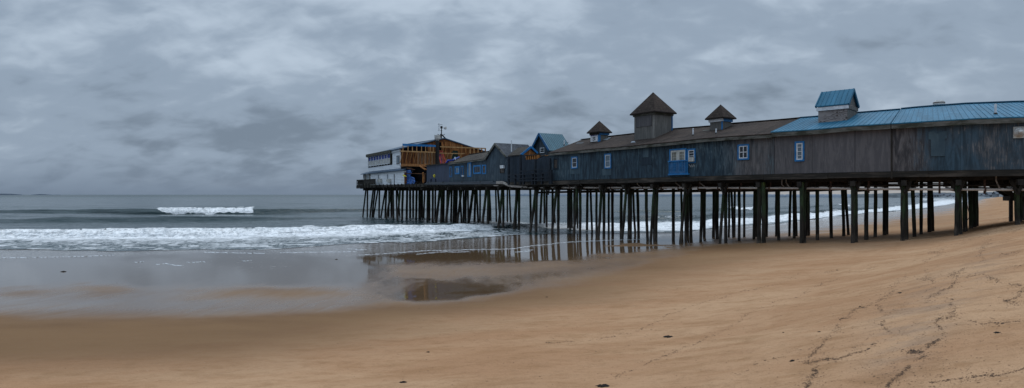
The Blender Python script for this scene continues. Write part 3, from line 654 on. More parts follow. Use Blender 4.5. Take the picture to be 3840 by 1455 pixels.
# ---- far shore, islands
def ridge(name, pts, base, mat, depth, seed, amp=1.0, kind='structure'):
    # pts: (px, py_top, distance)
    m = MB(); xs = np.arange(pts[0][0], pts[-1][0]+1, 4.0)
    top = np.interp(xs, [p[0] for p in pts], [p[1] for p in pts]); dd = np.interp(xs, [p[0] for p in pts], [p[2] for p in pts])
    nz = (fbm(xs*0.05, xs*0, 4, seed)-0.5)*6*amp + (fbm(xs*0.25, xs*0, 2, seed+9)-0.5)*3*amp
    rows = []
    for x, ty, d, q in zip(xs, top, dd, nz):
        zt = max(z_of(ty+q*0.5, d), 0.8); r = (x-CX)/F
        rows.append([(r*d, d, -1.0), (r*(d+zt*1.5), d+zt*1.5, zt*0.62), (r*(d+zt*4), d+zt*4, zt), (r*(d+depth), d+depth, zt*0.4), (r*(d+depth*1.4), d+depth*1.4, -1.0)])
    for a, b in zip(rows[:-1], rows[1:]):
        for i in range(4): m.poly([a[i], b[i], b[i+1], a[i+1]])
    o = m.build(name, mat); o['kind'] = kind; return o
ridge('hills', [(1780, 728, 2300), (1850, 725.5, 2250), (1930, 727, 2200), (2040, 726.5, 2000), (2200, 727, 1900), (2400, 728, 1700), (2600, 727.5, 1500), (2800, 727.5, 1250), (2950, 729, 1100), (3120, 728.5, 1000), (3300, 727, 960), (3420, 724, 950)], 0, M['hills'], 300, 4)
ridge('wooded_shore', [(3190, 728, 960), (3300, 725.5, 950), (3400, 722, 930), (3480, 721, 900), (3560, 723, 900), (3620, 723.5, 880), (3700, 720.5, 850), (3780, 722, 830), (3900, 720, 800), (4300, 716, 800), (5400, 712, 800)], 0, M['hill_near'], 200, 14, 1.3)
ridge('island', [(-260, 730, 6000), (-160, 728, 6000), (0, 725.8, 6000), (40, 726.3, 6000), (84, 730.0, 6000)], 0, M['island'], 200, 24, 0.12)
ridge('island', [(116, 730.4, 7000), (150, 727.4, 7000), (195, 730.4, 7000), (230, 730.8, 7000)], 0, M['island'], 150, 25, 0.1)
def far_houses():
    spots = [(3438, 735, 830, 'w', 1.0), (3462, 734, 840, 'g', 1.1), (3486, 736.5, 810, 'w', .9), (3512, 735, 820, 'g', 1.2), (3533, 733.5, 830, 'w', 1.2), (3556, 737.5, 780, 'w', .9), (3579, 736.5, 770, 'w', .8), (3603, 735, 790, 'g', 1.0), (3700, 734, 640, 'w', .8), (3722, 731, 620, 'g', 1.0), (3752, 732, 600, 'g', 1.2), (3776, 731, 590, 'w', 1.1)]
    what = ['white cottage, first on the left of the far shore row', 'grey broad cottage behind the white ones on the far shore', 'small low white cottage by the far waterline', 'wide grey house with pale front on the far shore', 'tall white house above the other far shore cottages', 'bright white cottage low at the end of the far bay',
            'little white hut right of the bright cottage on the far shore', 'grey house behind the front piles on the far shore', 'small white house where the far beach meets the trees', 'grey house half hidden in the trees above the far beach', 'large grey beach house under the stairway railing', 'white gabled beach house nearest the dark stairway']
    for (px, py, d, c, s), lab in zip(spots, what):
        X = (px-CX)/F*d; zb = float(max(G(X, d), 0.3))*.5; h = 3.2*s; w = 7*s
        r = thing('house', lab, 'house', (X, d, zb), 'houses along the far shore')
        m = MB(); f = Fr((X, d), (1, 0), (0, -1)); f.box(m, -w/2, w/2, zb-1, zb+h, -5, 0); m.build('wall', M['house_white' if c == 'w' else 'house_grey'], r)
        m = MB()
        for o0, o1 in ((0.4, -2.5), (-5.4, -2.5)): m.poly([f.w(-w/2-.4, zb+h-.2, o0), f.w(w/2+.4, zb+h-.2, o0), f.w(w/2+.4, zb+h+2*s, o1), f.w(-w/2-.4, zb+h+2*s, o1)])
        for sg in (-1, 1): m.poly([f.w(sg*w/2, zb+h-.1, .1), f.w(sg*w/2, zb+h-.1, -5.1), f.w(sg*w/2, zb+h+1.9*s, -2.5)])
        m.build('roof', M['house_roof'], r)
        for wa, wb in ((-.3, -.12), (.1, .28)):
            m = MB(); f.box(m, w*wa, w*wb, zb+h*.4, zb+h*.75, .01, .06); m.build('window', M['glass'], r)
far_houses()

# ================================================================= the pier
ZD = 6.05                                             # deck level
HW = 4.6                                              # half width of the long halls
def zline(poly, t, b):
    p = PB(t, b); return z_of(lerp_poly(poly, prx(p)), p.y)
def samples(t0, t1, step=1.2):
    n = max(2, int((S(t1)-S(t0))/step)+1); s = np.linspace(S(t0), S(t1), n+1)
    return [T_of_S(x) for x in s]
def P3(t, b, z): p = PB(t, b); return Vector((p.x, p.y, z))
def wall_strip(m, ts, b, zb, ztf, flip=False):
    for a, c in zip(ts[:-1], ts[1:]):
        za, zc = ztf(a), ztf(c); sa, sc = S(a), S(c)
        q = [P3(a, b, zb), P3(c, b, zb), P3(c, b, zc), P3(a, b, za)]; u = [(sa, zb), (sc, zb), (sc, zc), (sa, za)]
        if flip: q = q[::-1]; u = u[::-1]
        m.poly(q, u)
def roof_strip(m, ts, b0, z0f, b1, z1f, th=0.1, ribs=0.0):
    L = b1-b0
    for a, c in zip(ts[:-1], ts[1:]):
        A0, A1, C0, C1 = P3(a, b0, z0f(a)), P3(a, b1, z1f(a)), P3(c, b0, z0f(c)), P3(c, b1, z1f(c))
        l = (A1-A0).length; sa, sc = S(a), S(c)
        m.poly([A0, C0, C1, A1], [(sa, 0), (sc, 0), (sc, l), (sa, l)])
        dz = Vector((0, 0, -th)); m.poly([A0+dz, A1+dz, C1+dz, C0+dz]); m.poly([A0+dz, C0+dz, C0, A0], [(sa, 0), (sc, 0), (sc, .1), (sa, .1)]); m.poly([A1, C1, C1+dz, A1+dz])
    for t in (ts[0], ts[-1]):
        A0, A1 = P3(t, b0, z0f(t)), P3(t, b1, z1f(t)); dz = Vector((0, 0, -th)); m.poly([A0, A1, A1+dz, A0+dz])
    if ribs:
        s = S(ts[0])+0.1
        while s < S(ts[-1]):
            t = T_of_S(s); m.bar(P3(t, b0, z0f(t)+.012), P3(t, b1, z1f(t)+.012), .025, .02); s += ribs
def hall(name, label, cat, t0, t1, eave, ridge, wallm, roofm, ribs=0.0, fas='fascia', fh=0.24, hw=HW, zb=ZD, over=0.35, t0r=None, t1r=None):
    p = PB((t0+t1)/2, hw); r = thing(name, label, cat, (p.x, p.y, zb))
    ts = samples(t0, t1); tr = samples(t0r or t0, t1r or t1)
    ez = lambda t: zline(eave, t, -over); rz = lambda t: zline(ridge, t, hw)
    wz = lambda t: ez(t)+(rz(t)-ez(t))*over/(hw+over)-0.08
    m = MB(); wall_strip(m, ts, 0, zb, wz); wall_strip(m, ts, 2*hw, zb, wz, True)
    for t in (t0, t1):
        w = 2*hw
        m.poly([P3(t, 0, zb), P3(t, w, zb), P3(t, w, wz(t)), P3(t, hw, rz(t)-.06), P3(t, 0, wz(t))], [(0, zb), (w, zb), (w, wz(t)), (hw, rz(t)), (0, wz(t))])
    m.build('wall', wallm, r)
    m = MB(); roof_strip(m, tr, -over, ez, hw, rz, 0.07, ribs); roof_strip(m, tr, 2*hw+over, ez, hw, rz, 0.07, ribs)
    for a, c in zip(tr[:-1], tr[1:]): m.bar(P3(a, hw, rz(a)+.04), P3(c, hw, rz(c)+.04), .34, .06)
    roof = m.build('roof', roofm, r)
    m = MB()
    for a, c in zip(tr[:-1], tr[1:]):
        m.hexa([P3(a, -over+.02, ez(a)-.08-fh), P3(c, -over+.02, ez(c)-.08-fh), P3(c, -over+.07, ez(c)-.08-fh), P3(a, -over+.07, ez(a)-.08-fh),
                P3(a, -over+.02, ez(a)-.075), P3(c, -over+.02, ez(c)-.075), P3(c, -over+.07, ez(c)-.075), P3(a, -over+.07, ez(a)-.075)])
        m.poly([P3(a, -over+.07, ez(a)-.09-fh*.6), P3(c, -over+.07, ez(c)-.09-fh*.6), P3(c, 0, ez(c)-.09-fh*.6), P3(a, 0, ez(a)-.09-fh*.6)])
    m.build('fascia', M[fas], r)
    return r, dict(ez=ez, rz=rz, hw=hw, over=over, wz=wz, roof=roof)
def roof_pt(h, t, b):
    f = (b+h['over'])/(h['hw']+h['over']); return P3(t, b, h['ez'](t)*(1-f)+h['rz'](t)*f)
def roof_hit(h, px, py):
    # point of the front roof slope seen at that survey pixel
    def g(b):
        t = t_for(px, b); p = roof_pt(h, t, b); return z_of(py, p.y)-p.z
    b = bis(g, -h['over'], h['hw']); t = t_for(px, b); return roof_pt(h, t, b), t, b
def rect(f, x0, y0, x1, y1, o=0.0):
    xc, yc = (x0+x1)/2, (y0+y1)/2
    a0 = f.px(x0, yc, o)[0]; a1 = f.px(x1, yc, o)[0]; zb = f.px(xc, y1, o)[1]; zt = f.px(xc, y0, o)[1]
    return a0, a1, zb, zt
def frame4(f, m, a0, a1, z0, z1, w, o0, o1, wb=None):
    wb = w if wb is None else wb
    f.box(m, a0, a1, z1-w, z1, o0, o1); f.box(m, a0, a1, z0, z0+wb, o0, o1)
    f.box(m, a0, a0+w, z0+wb, z1-w, o0, o1); f.box(m, a1-w, a1, z0+wb, z1-w, o0, o1)
def window(parent, f, x0, y0, x1, y1, trim='blue', tw=0.12, sash='white', sw=0.07, cols=1, rows=2, pane='glass', mw=0.035, label=None, o=0.0, midrail=False, name='window'):
    a0, a1, z0, z1 = rect(f, x0, y0, x1, y1, o)
    m = MB(); frame4(f, m, a0, a1, z0, z1, tw, o-.02, o+.07)
    w = m.build(name, M[trim], parent)
    if label: w['label'] = label
    a0 += tw; a1 -= tw; z0 += tw; z1 -= tw
    if sash:
        m = MB(); frame4(f, m, a0, a1, z0, z1, sw, o-.02, o+.045)
        for i in range(1, cols): x = a0+(a1-a0)*i/cols; f.box(m, x-mw/2, x+mw/2, z0+sw, z1-sw, o+.012, o+.04)
        for i in range(1, rows):
            z = z0+(z1-z0)*i/rows
            for c in range(cols):
                xa = a0+(a1-a0)*c/cols+(mw/2 if c else sw); xb = a0+(a1-a0)*(c+1)/cols-(mw/2 if c < cols-1 else sw)
                h = mw*1.5 if (midrail and i == rows//2) else mw
                f.box(m, xa, xb, z-h/2, z+h/2, o+.012, o+.038)
        m.build('sash', M[sash], w)
    m = MB(); f.box(m, a0, a1, z0, z1, o-.05, o+.01); m.build('pane', M[pane], w)
    return w
def ac_unit(parent, f, x0, y0, x1, y1, o=0.0, depth=0.35, name='air_conditioner', mat='white'):
    a0, a1, z0, z1 = rect(f, x0, y0, x1, y1, o+depth)
    m = MB(); f.box(m, a0, a1, z0, z1, o+.02, o+depth); b = m.build(name, M[mat], parent)
    m = MB(); n = 6
    for i in range(n): z = z0+(z1-z0)*(i+.7)/(n+.6); f.box(m, a0+.06, a0+(a1-a0)*.62, z-.012, z+.012, o+depth, o+depth+.012)
    m.build('grille', M['metal'], b)
    return b
def panel(parent, f, x0, y0, x1, y1, mat, o=0.03, name='panel', label=None):
    a0, a1, z0, z1 = rect(f, x0, y0, x1, y1, 0); m = MB(); f.box(m, a0, a1, z0, z1, -.02, o)
    q = m.build(name, M[mat], parent)
    if label: q['label'] = label
    return q
def vent_pipe(parent, h, px, py, top, r=0.06, mat='white'):
    p, t, b = roof_hit(h, px, py); z = z_of(top, p.y); m = MB(); m.tube(p-Vector((0, 0, .1)), (p.x, p.y, z), r, r, 8)
    v = m.build('vent_pipe', M[mat], parent); m = MB(); m.tube(p+Vector((0, 0, -.03)), p+Vector((0, 0, .08)), r*2.1, r*1.2, 10); m.build('flashing', M['black'], v)

# ---- long brown-roofed hall in the middle
EAVE8 = [(2060, 572), Z2(1000, 405), Z2(1240, 380), Z2(1626, 350), Z2(1950, 318), Z3(440, 512), Z3(700, 483), Z3(1000, 460), (2899, 500.5)]
RIDGE8 = [Z2(830, 300), Z2(1170, 262), Z2(1720, 200), Z3(420, 400), Z3(760, 375), Z3(970, 350), Z3(1390, 318), (2990, 444)]
EAVE8[0] = Z2(690, 430)
h8, H8 = hall('pier_hall', 'long pier hall with patched brown shingle roof and peeling navy siding', 'hall', t_for(2064, 0), t_for(2902, 0), EAVE8, RIDGE8, M['navy'], M['roof_dark'])
def ff(px): return front(t_for(px, 0), 0)
f = ff(Z2(765, 0)[0]); window(h8, f, *Z2(735, 500), *Z2(795, 635), trim='patch_dark', sash='darkwood', pane='board_win', rows=2, label='boarded brown window')
f = ff(Z2(990, 0)[0]); panel(h8, f, *Z2(932, 440), *Z2(1058, 690), 'patch', .02); window(h8, f, *Z2(955, 480), *Z2(1030, 625), pane='glass', label='small white double-hung window with chipped blue trim', o=.02)
f = ff(Z2(1400, 0)[0]); window(h8, f, *Z2(1358, 443), *Z2(1440, 625), pane='glass_sky', label='tall white double-hung window with blue trim'); panel(h8, f, *Z2(1328, 628), *Z2(1440, 706), 'patch', .018)
f = ff(Z2(1875, 0)[0]); panel(h8, f, *Z2(1815, 340), *Z2(1932, 580), 'patch_dark', .03); panel(h8, f, *Z2(1825, 350), *Z2(1897, 488), 'patch', .045)
# balcony door with the bright blue railing
f = ff(Z3(475, 0)[0]); a0, a1, z0, z1 = rect(f, *Z3(395, 580), *Z3(551, 818))
m = MB(); frame4(f, m, a0, a1, z0, z1, .13, -.02, .08); dr = m.build('balcony_door', M['blue'], h8); dr['label'] = 'cream french doors in a bright blue frame'
mid = (a0+a1)/2
for s0, s1 in ((a0+.13, mid), (mid, a1-.13)):
    m = MB(); frame4(f, m, s0+.01, s1-.01, z0+.13, z1-.13, .17, -.02, .05)
    ca, cb, c0, c1 = s0+.18, s1-.18, z0+.3, z1-.3
    for i in range(1, 3): x = ca+(cb-ca)*i/3; f.box(m, x-.012, x+.012, c0, c1, .012, .04)
    for i in range(1, 7): z = c0+(c1-c0)*i/7; f.box(m, ca, cb, z-.012, z+.012, .012, .036)
    l = m.build('door_leaf', M['cream'], dr); m = MB(); f.box(m, s0+.03, s1-.03, z0+.16, z1-.16, -.05, .01); m.build('pane', M['glass_lit'], dr)
r0, r1, rz0, rz1 = rect(f, *Z3(385, 686), *Z3(561, 820), .15)
rl = thing('balcony_railing', 'bright blue balcony railing fixed below cream french doors', 'railing', f.w((r0+r1)/2, rz0, .3))
m = MB(); f.box(m, r0-.06, r1+.06, rz1-.1, rz1, .0, .2); m.build('top_rail', M['blue'], rl)
m = MB(); f.box(m, r0-.06, r1+.06, rz0, rz0+.12, .0, .2); m.build('bottom_rail', M['blue'], rl)
nb = 17
for i in range(nb):
    x = r0+.04+(r1-r0-.08)*i/(nb-1); m = MB(); f.box(m, x-.03, x+.03, rz0+.12, rz1-.1, .12, .17); m.build('baluster', M['blue'], rl)
f = ff(Z3(595, 0)[0]); wv = window(h8, f, *Z3(557, 580), *Z3(632, 712), pane='glass', rows=4, label='narrow blue-trimmed window with an air conditioner'); ac_unit(h8, f, *Z3(563, 658), *Z3(608, 696), .05, .2, mat='cream')
m = MB()
for i in range(9): x, y = Z3(570+i*6, 724+(i*7) % 22); a, z = f.px(x, y); f.box(m, a-.02, a+.02, z-.04-.01*(i % 3), z+.05, -.01, .008)
m.build('paint_scrape', M['metal'], h8)
f = ff(Z3(1070, 0)[0]); window(h8, f, *Z3(1018, 540), *Z3(1122, 682), cols=2, rows=2, mw=.06, label='square four-pane window in a bright blue frame')
# metal edge, ridge patches and pipes
for (x, y, t) in ((865, 338, 275),): vent_pipe(h8, H8, *Z2(x, y), Z2(x, t)[1])
for (x, y, t) in ((608, 457, 392), (818, 441, 396)): vent_pipe(h8, H8, *Z3(x, y), Z3(x, t)[1])
def roof_patch(parent, h, pts, mat, name='roof_patch', lift=0.035):
    q = [roof_hit(h, *p)[0]+Vector((0, 0, lift)) for p in pts]; m = MB(); m.poly(q, [(v.x, v.y) for v in q]); m.poly([v-Vector((0, 0, lift+.02)) for v in q][::-1])
    for i in range(len(q)): a, b = q[i], q[(i+1) % len(q)]; dz = Vector((0, 0, -lift-.02)); m.poly([a+dz, b+dz, b, a])
    return m.build(name, M[mat], parent)
roof_patch(h8, H8, [Z2(1300, 283), Z2(1390, 275), Z2(1438, 246), Z2(1335, 258)], 'flash')
roof_patch(h8, H8, [Z3(700, 421), Z3(752, 416), Z3(750, 409), Z3(697, 414)], 'fascia_olive')
roof_patch(h8, H8, [Z2(1675, 312), Z2(1735, 306), Z2(1720, 292), Z2(1690, 296)], 'flash')
for x0, x1, y0, y1 in ((1000, 1090, 306, 330), (860, 900, 312, 316)): roof_patch(h8, H8, [Z2(x0, y1), Z2(x1, y1-8), Z2(x1+20, y0-6), Z2(x0+20, y0)], 'roof_edge' if False else 'black', lift=.015)
def cupola(parent, h, pxl, pxn, pxr, yb, yt, yap, over, wallm, roofm, label, trim=None, trim_h=.28, gable=False, rh=None):
    p0, t0, b0 = roof_hit(h, pxn, yb)
    ta = t_for(pxl, b0); tb = t_for(pxn, b0); b1 = b_for(tb, pxr)
    zb = p0.z-1.6; zt = z_of(yt, PB(tb, b0).y)
    c = [PB(ta, b0), PB(tb, b0), PB(tb, b1), PB(ta, b1)]; ctr = (c[0]+c[2])/2
    L = (c[1]-c[0]).length; D = (c[2]-c[1]).length
    nrm, T = NB((ta+tb)/2)
    cu = None; m = MB()
    for i in range(4):
        a, b = c[i], c[(i+1) % 4]; l = L if i % 2 == 0 else D
        m.poly([(a.x, a.y, zb), (b.x, b.y, zb), (b.x, b.y, zt), (a.x, a.y, zt)], [(0, zb), (l, zb), (l, zt), (0, zt)])
    cu = m.build('cupola', wallm, parent); cu['label'] = label
    e = [c[0]-T*over-nrm*over, c[1]+T*over-nrm*over, c[2]+T*over+nrm*over, c[3]-T*over+nrm*over]
    m = MB()
    if not gable:
        za = z_of(yap, ctr.y); ap = Vector((ctr.x, ctr.y, za)); zr = zt-.02
        for i in range(4):
            a, b = e[i], e[(i+1) % 4]; l = (b-a).length; sl_ = math.hypot(l/2, za-zr)
            m.poly([(a.x, a.y, zr), (b.x, b.y, zr), tuple(ap)], [(0, 0), (l, 0), (l/2, sl_)]); m.poly([(a.x, a.y, zr-.1), (b.x, b.y, zr-.1), (b.x, b.y, zr), (a.x, a.y, zr)])
        m.poly([(v.x, v.y, zr-.1) for v in e][::-1])
    else:
        za = z_of(yap, (c[1].y+c[2].y)/2); zr = zt-.02
        g0 = (e[0]+e[3])/2; g1 = (e[1]+e[2])/2; Lr = (g1-g0).length; sl_ = math.hypot((D/2+over), za-zr)
        for a, b, ga, gb in ((e[0], e[1], g0, g1), (e[2], e[3], g1, g0)):
            m.poly([(a.x, a.y, zr), (b.x, b.y, zr), (gb.x, gb.y, za), (ga.x, ga.y, za)], [(0, 0), (Lr, 0), (Lr, sl_), (0, sl_)])
            m.poly([(a.x, a.y, zr-.08), (ga.x, ga.y, za-.08), (gb.x, gb.y, za-.08), (b.x, b.y, zr-.08)]); m.poly([(a.x, a.y, zr-.08), (b.x, b.y, zr-.08), (b.x, b.y, zr), (a.x, a.y, zr)])
            for q, g in ((a, ga), (b, gb)): m.bar((q.x, q.y, zr-.06), (g.x, g.y, za-.06), .09, .2)
            n = int(Lr/.3)
            for i in range(n+1):
                w = i/n; q = a.lerp(b, w); g = ga.lerp(gb, w); m.bar((q.x, q.y, zr+.01), (g.x, g.y, za+.01), .03, .024)
        for k, (i0, i1) in enumerate(((1, 2), (3, 0))):
            a, b = c[i0], c[i1]; g = (a+b)/2; mm = MB(); mm.poly([(a.x, a.y, zt-.02), (b.x, b.y, zt-.02), (g.x, g.y, za-.16)], [(0, 0), (D, 0), (D/2, 1)]); mm.build('gable', M['cup_grey'], cu)
    m.build('cupola_roof', roofm, cu)
    if trim:
        m = MB()
        for i in range(4):
            a, b = c[i], c[(i+1) % 4]; d = (b-a).normalized(); nn = Vector((d.y, -d.x))
            ff_ = Fr(a+nn*0, d, nn); l = L if i % 2 == 0 else D
            m.cur = 0 if i == 0 else 1
            ff_.box(m, -.02 if i % 2 else -.1, l+(.02 if i % 2 else .1), zt-trim_h, zt-.12, .0, .09 if i % 2 else .1)
        m.build('trim', [M[trim[0]], M[trim[1]]], cu)
    return cu, c, zt, (T, nrm)
# sign cupola, tall tower, small cupola
cu, c, zt, _ = cupola(h8, H8, Z2(1188, 0)[0], Z2(1288, 0)[0], Z2(1400, 0)[0], Z2(0, 297)[1], Z2(0, 172)[1], Z2(0, 42)[1], .32, M['cup_grey'], M['roof_dark'], 'small shingled cupola with blue trim and a white sign', ('darkwood', 'blue'), .34)
d = (c[1]-c[0]).normalized(); fs = Fr(c[0], d, Vector((d.y, -d.x)))
m = MB(); L = (c[1]-c[0]).length; fs.box(m, L-.16, L+.03, zt-3.2, zt-.35, .0, .04); fe = Fr(c[1], (c[2]-c[1]), d); fe.box(m, -.0, .2, zt-3.2, zt-.35, .0, .04); m.build('corner_board', M['blue'], cu)
sa0, sa1, sz0, sz1 = rect(fs, *Z2(1191, 200), *Z2(1278, 296))
sg = thing('sign', 'white marshmallow guns sign on the front of a small shingled cupola', 'sign', fs.w((sa0+sa1)/2, sz0, .05))
m = MB(); fs.box(m, sa0, sa1, sz0, sz1, .03, .07); m.build('sign_board', M['sign_white'], sg)
def text(parent, f, s, a, z, h, w, mat, o, name='lettering', bold=0.012):
    cv = bpy.data.curves.new(name, 'FONT'); cv.body = s; cv.size = 1; cv.align_x = 'CENTER'; cv.align_y = 'CENTER'; cv.extrude = .004; cv.offset = bold
    ob = bpy.data.objects.new(name, cv); COL.objects.link(ob); bpy.context.view_layer.update()
    dg_ = bpy.context.evaluated_depsgraph_get(); me = bpy.data.meshes.new_from_object(ob.evaluated_get(dg_)); bpy.data.objects.remove(ob)
    co_ = np.array([v.co[:] for v in me.vertices]); mn, mx = co_.min(0), co_.max(0); sx = w/(mx[0]-mn[0]); sy = h/(mx[1]-mn[1]); cc = (mn+mx)/2
    o0 = origin(parent)
    for v in me.vertices:
        q = f.w(a+(v.co.x-cc[0])*sx, z+(v.co.y-cc[1])*sy, o+v.co.z); v.co = q-o0
    me.materials.clear(); me.materials.append(M[mat]); x = bpy.data.objects.new(name, me); COL.objects.link(x); x.parent = parent; return x
ac_, zh = (sa0+sa1)/2, sz1-sz0; aw = sa1-sa0
text(sg, fs, 'MARSHMALLOW', ac_, sz0+zh*.80, zh*.22, aw*.92, 'sign_purple', .076, bold=.03)
text(sg, fs, 'GUNS', ac_, sz0+zh*.48, zh*.22, aw*.36, 'sign_black', .076, bold=.03)
text(sg, fs, 'SOLD HERE', ac_, sz0+zh*.21, zh*.15, aw*.42, 'sign_black', .076, bold=.02)
cu, c, zt, _ = cupola(h8, H8, Z3(70, 0)[0], Z3(256, 0)[0], Z3(416, 0)[0], Z3(0, 482)[1], Z3(0, 236)[1], Z3(0, 62)[1], .32, M['cup_grey'], M['roof_dark'], 'tall grey boarded tower with dark pyramid roof', ('fascia', 'fascia'), .3)
d = (c[1]-c[0]).normalized(); fs = Fr(c[0], d, Vector((d.y, -d.x))); a0, a1, z0, z1 = rect(fs, *Z3(88, 252), *Z3(230, 377)); m = MB(); fs.box(m, a0, a1, z0, z1, .0, .05); m.build('panel', M['grey_panel'], cu)
m = MB(); L = (c[1]-c[0]).length; fe = Fr(c[1], (c[2]-c[1]), d); Dp = (c[2]-c[1]).length; fe.box(m, Dp-.1, Dp+.05, zt-2.8, zt-.3, .0, .05); m.build('corner_board', M['blue_dim'], cu)
cu, c, zt, _ = cupola(h8, H8, Z3(763, 0)[0], Z3(877, 0)[0], Z3(957, 0)[0], Z3(0, 402)[1], Z3(0, 290)[1], Z3(0, 174)[1], .32, M['cup_grey'], M['roof_dark'], 'squat grey cupola with dark pyramid roof and blue trim', ('white', 'blue'), .36)
d = (c[1]-c[0]).normalized(); fs = Fr(c[0], d, Vector((d.y, -d.x))); L = (c[1]-c[0]).length; m = MB(); fs.box(m, L-.1, L+.03, zt-2.4, zt-.38, .0, .04); m.build('corner_board', M['blue'], cu)

# ---- blue-roofed halls on the shore side
EAVE9 = [Z4(90, 474), Z4(470, 452), Z4(830, 417), Z4(1190, 396), (3400, 459)]
RIDGE9 = [Z4(180, 360), Z4(530, 335), Z4(840, 305), Z4(1260, 272)]
h9, H9 = hall('panelled_pier_hall', 'grey panelled pier hall with blue metal roof and one tall narrow window', 'hall', t_for(2904, 0), t_for(3342, 0), EAVE9, RIDGE9, M['grey_panel'], M['roof_blue'], .32, fh=.3, t0r=t_for(2889, -.35))
f = ff(Z4(364, 0)[0]); window(h9, f, *Z4(320, 562), *Z4(408, 745), rows=4, cols=1, pane='glass_sky', label='tall narrow white window in a bright blue frame', sw=.09)
cu, c, zt, _ = cupola(h9, H9, Z4(533, 0)[0], Z4(799, 0)[0], Z4(882, 0)[0], Z4(0, 368)[1], Z4(0, 214)[1], Z4(0, 80)[1], .14, M['swirl'], M['roof_blue'], 'gabled cupola with blue metal roof and peeling swirled plywood front', ('white', 'cup_grey'), .38, gable=True)
d = (c[1]-c[0]).normalized(); fe = Fr(c[1], (c[2]-c[1]), d); Dp = (c[2]-c[1]).length; m = MB(); fe.box(m, 0, Dp, zt-3.3, zt-.1, .0, .03); q = m.build('end_panel', M['cup_grey'], cu)
EAVE10 = [Z5(0, 310), Z5(120, 299), Z5(530, 273), Z5(960, 248), Z5(1342, 236)]
RIDGE10 = [Z5(190, 170), Z5(420, 148), Z5(800, 120), Z5(1342, 100), (4300, 384)]
EAVE10 += [(4300, 436)]
h10, H10 = hall('shore_end_hall', 'navy and grey boarded pier hall under blue metal roof with wall fan', 'hall', t_for(3345.5, 0), 4350, EAVE10, RIDGE10, M['grey_navy'], M['roof_blue'], .32, fh=.3)
f = ff(Z5(550, 0)[0])
pts = [(468, 378), (522, 372), (530, 385), (545, 393), (562, 391), (576, 380), (582, 374), (636, 370), (636, 438), (618, 440), (617, 598), (490, 602), (488, 448), (469, 446)]
q = [f.px(*Z5(*p)) for p in pts]; m = MB(); n = len(q)
m.poly([f.w(a, z, .045) for a, z in q][::-1], [(a, z) for a, z in q][::-1])
for i in range(n): (a, z), (a2, z2_) = q[i], q[(i+1) % n]; m.poly([f.w(a, z, -.01), f.w(a2, z2_, -.01), f.w(a2, z2_, .045), f.w(a, z, .045)])
s_ = m.build('shirt_shaped_panel', M['patch'], h10); s_['label'] = 'blank panel cut in the outline of a shirt'
f = ff(Z5(1293, 0)[0]); a0, a1, z0, z1 = rect(f, *Z5(1242, 330), *Z5(1342, 434)); m = MB(); f.box(m, a0, a1, z0, z1, -.01, .08); fan = m.build('exhaust_fan', M['cream'], h10)
cx_, cz_ = (a0+a1)/2, (z0+z1)/2; R = (z1-z0)*.42
m = MB()
for r0_, r1_, o0, o1 in ((R, R*.96, .08, .16), (R*.96, R*.66, .16, .3), (R*.66, R*.62, .3, .34), (R*.5, R*.42, .34, .48), (R*.42, R*.1, .48, .55)): m.tube(f.w(cx_, cz_, o0), f.w(cx_, cz_, o1), r0_, r1_, 24)
m.build('fan_hood', M['metal'], fan)
p, t, b = roof_hit(H10, *Z5(565, 138)); zt_ = z_of(Z5(0, 92)[1], p.y+.7); p2 = PB(t_for(Z5(564, 0)[0], HW+.6), HW+.6)
rr = (Z5(612, 0)[0]-Z5(515, 0)[0])/2/F*p2.y; zb_ = z_of(Z5(0, 150)[1], p2.y)
m = MB(); m.path([(p2.x, p2.y, zb_-.9), (p2.x, p2.y, zb_+.2), (p2.x, p2.y, zt_-.14), (p2.x, p2.y, zt_)], [rr*.98, rr, rr*.94, rr*.62], 20); v_ = m.build('roof_ventilator', M['metal'], h10); m = MB(); m.tube((p2.x, p2.y, zt_-.2), (p2.x, p2.y, zt_-.14), rr*1.0, rr*.97, 20); m.build('band', M['rust'], v_)
vent_pipe(h10, H10, *Z5(1081, 213), Z5(0, 122)[1], .07)
m = MB(); fr_ = ff(3344); m2 = fr_.px(3344, 640)
fr_.box(m, m2[0]-.05, m2[0]+.05, ZD-.5, 9.0, .0, .06); m.build('joint_board', M['darkwood'], h10)

# ---- low building with brown roof and a row of blue-trimmed windows
EAVE4 = [Z1(1250, 556), Z1(1480, 530), Z1(1705, 498)]; RIDGE4 = [Z1(1345, 482), Z1(1755, 413), Z1(1900, 390)]
ZL = 6.15
h4, H4 = hall('low_pier_building', 'low slate building with brown roof and a row of blue-trimmed windows', 'building', t_for(Z1(1252, 0)[0], 0), t_for(Z1(1712, 0)[0], 0), EAVE4, RIDGE4, M['navy_old'], M['roof_tan'], hw=3.4, zb=ZL, over=.3, fh=.14)
f = ff(Z1(1480, 0)[0])
for (x0, y0, x1, y1, tr, pn, cols, rows, lb) in ((1258, 600, 1288, 730, 'blue_dim', 'board_win', 1, 1, 'narrow dim boarded window'), (1324, 597, 1378, 694, 'blue', 'glass_sky', 2, 1, 'square blue-trimmed window'), (1397, 590, 1429, 725, 'blue_dim', 'board_win', 1, 1, 'narrow window with a small box at its foot'),
                                               (1479, 551, 1523, 726, 'blue', 'glass_sky', 1, 1, 'tall blue-framed pale window'), (1550, 584, 1640, 690, 'blue', 'glass', 3, 1, 'wide blue-framed window'), (1655, 578, 1702, 692, 'blue', 'board_win', 1, 1, 'blue-framed brown window')):
    window(h4, f, *Z1(x0, y0), *Z1(x1, y1), trim=tr, tw=.16, sash=None if cols == 1 else 'blue_dim', cols=cols, rows=rows, pane=pn, label=lb, sw=.05)
ac_unit(h4, f, *Z1(1402, 706), *Z1(1419, 724), .02, .2, 'vent_box')
vent_pipe(h4, H4, *Z1(1321, 527), Z1(0, 483)[1], .1)
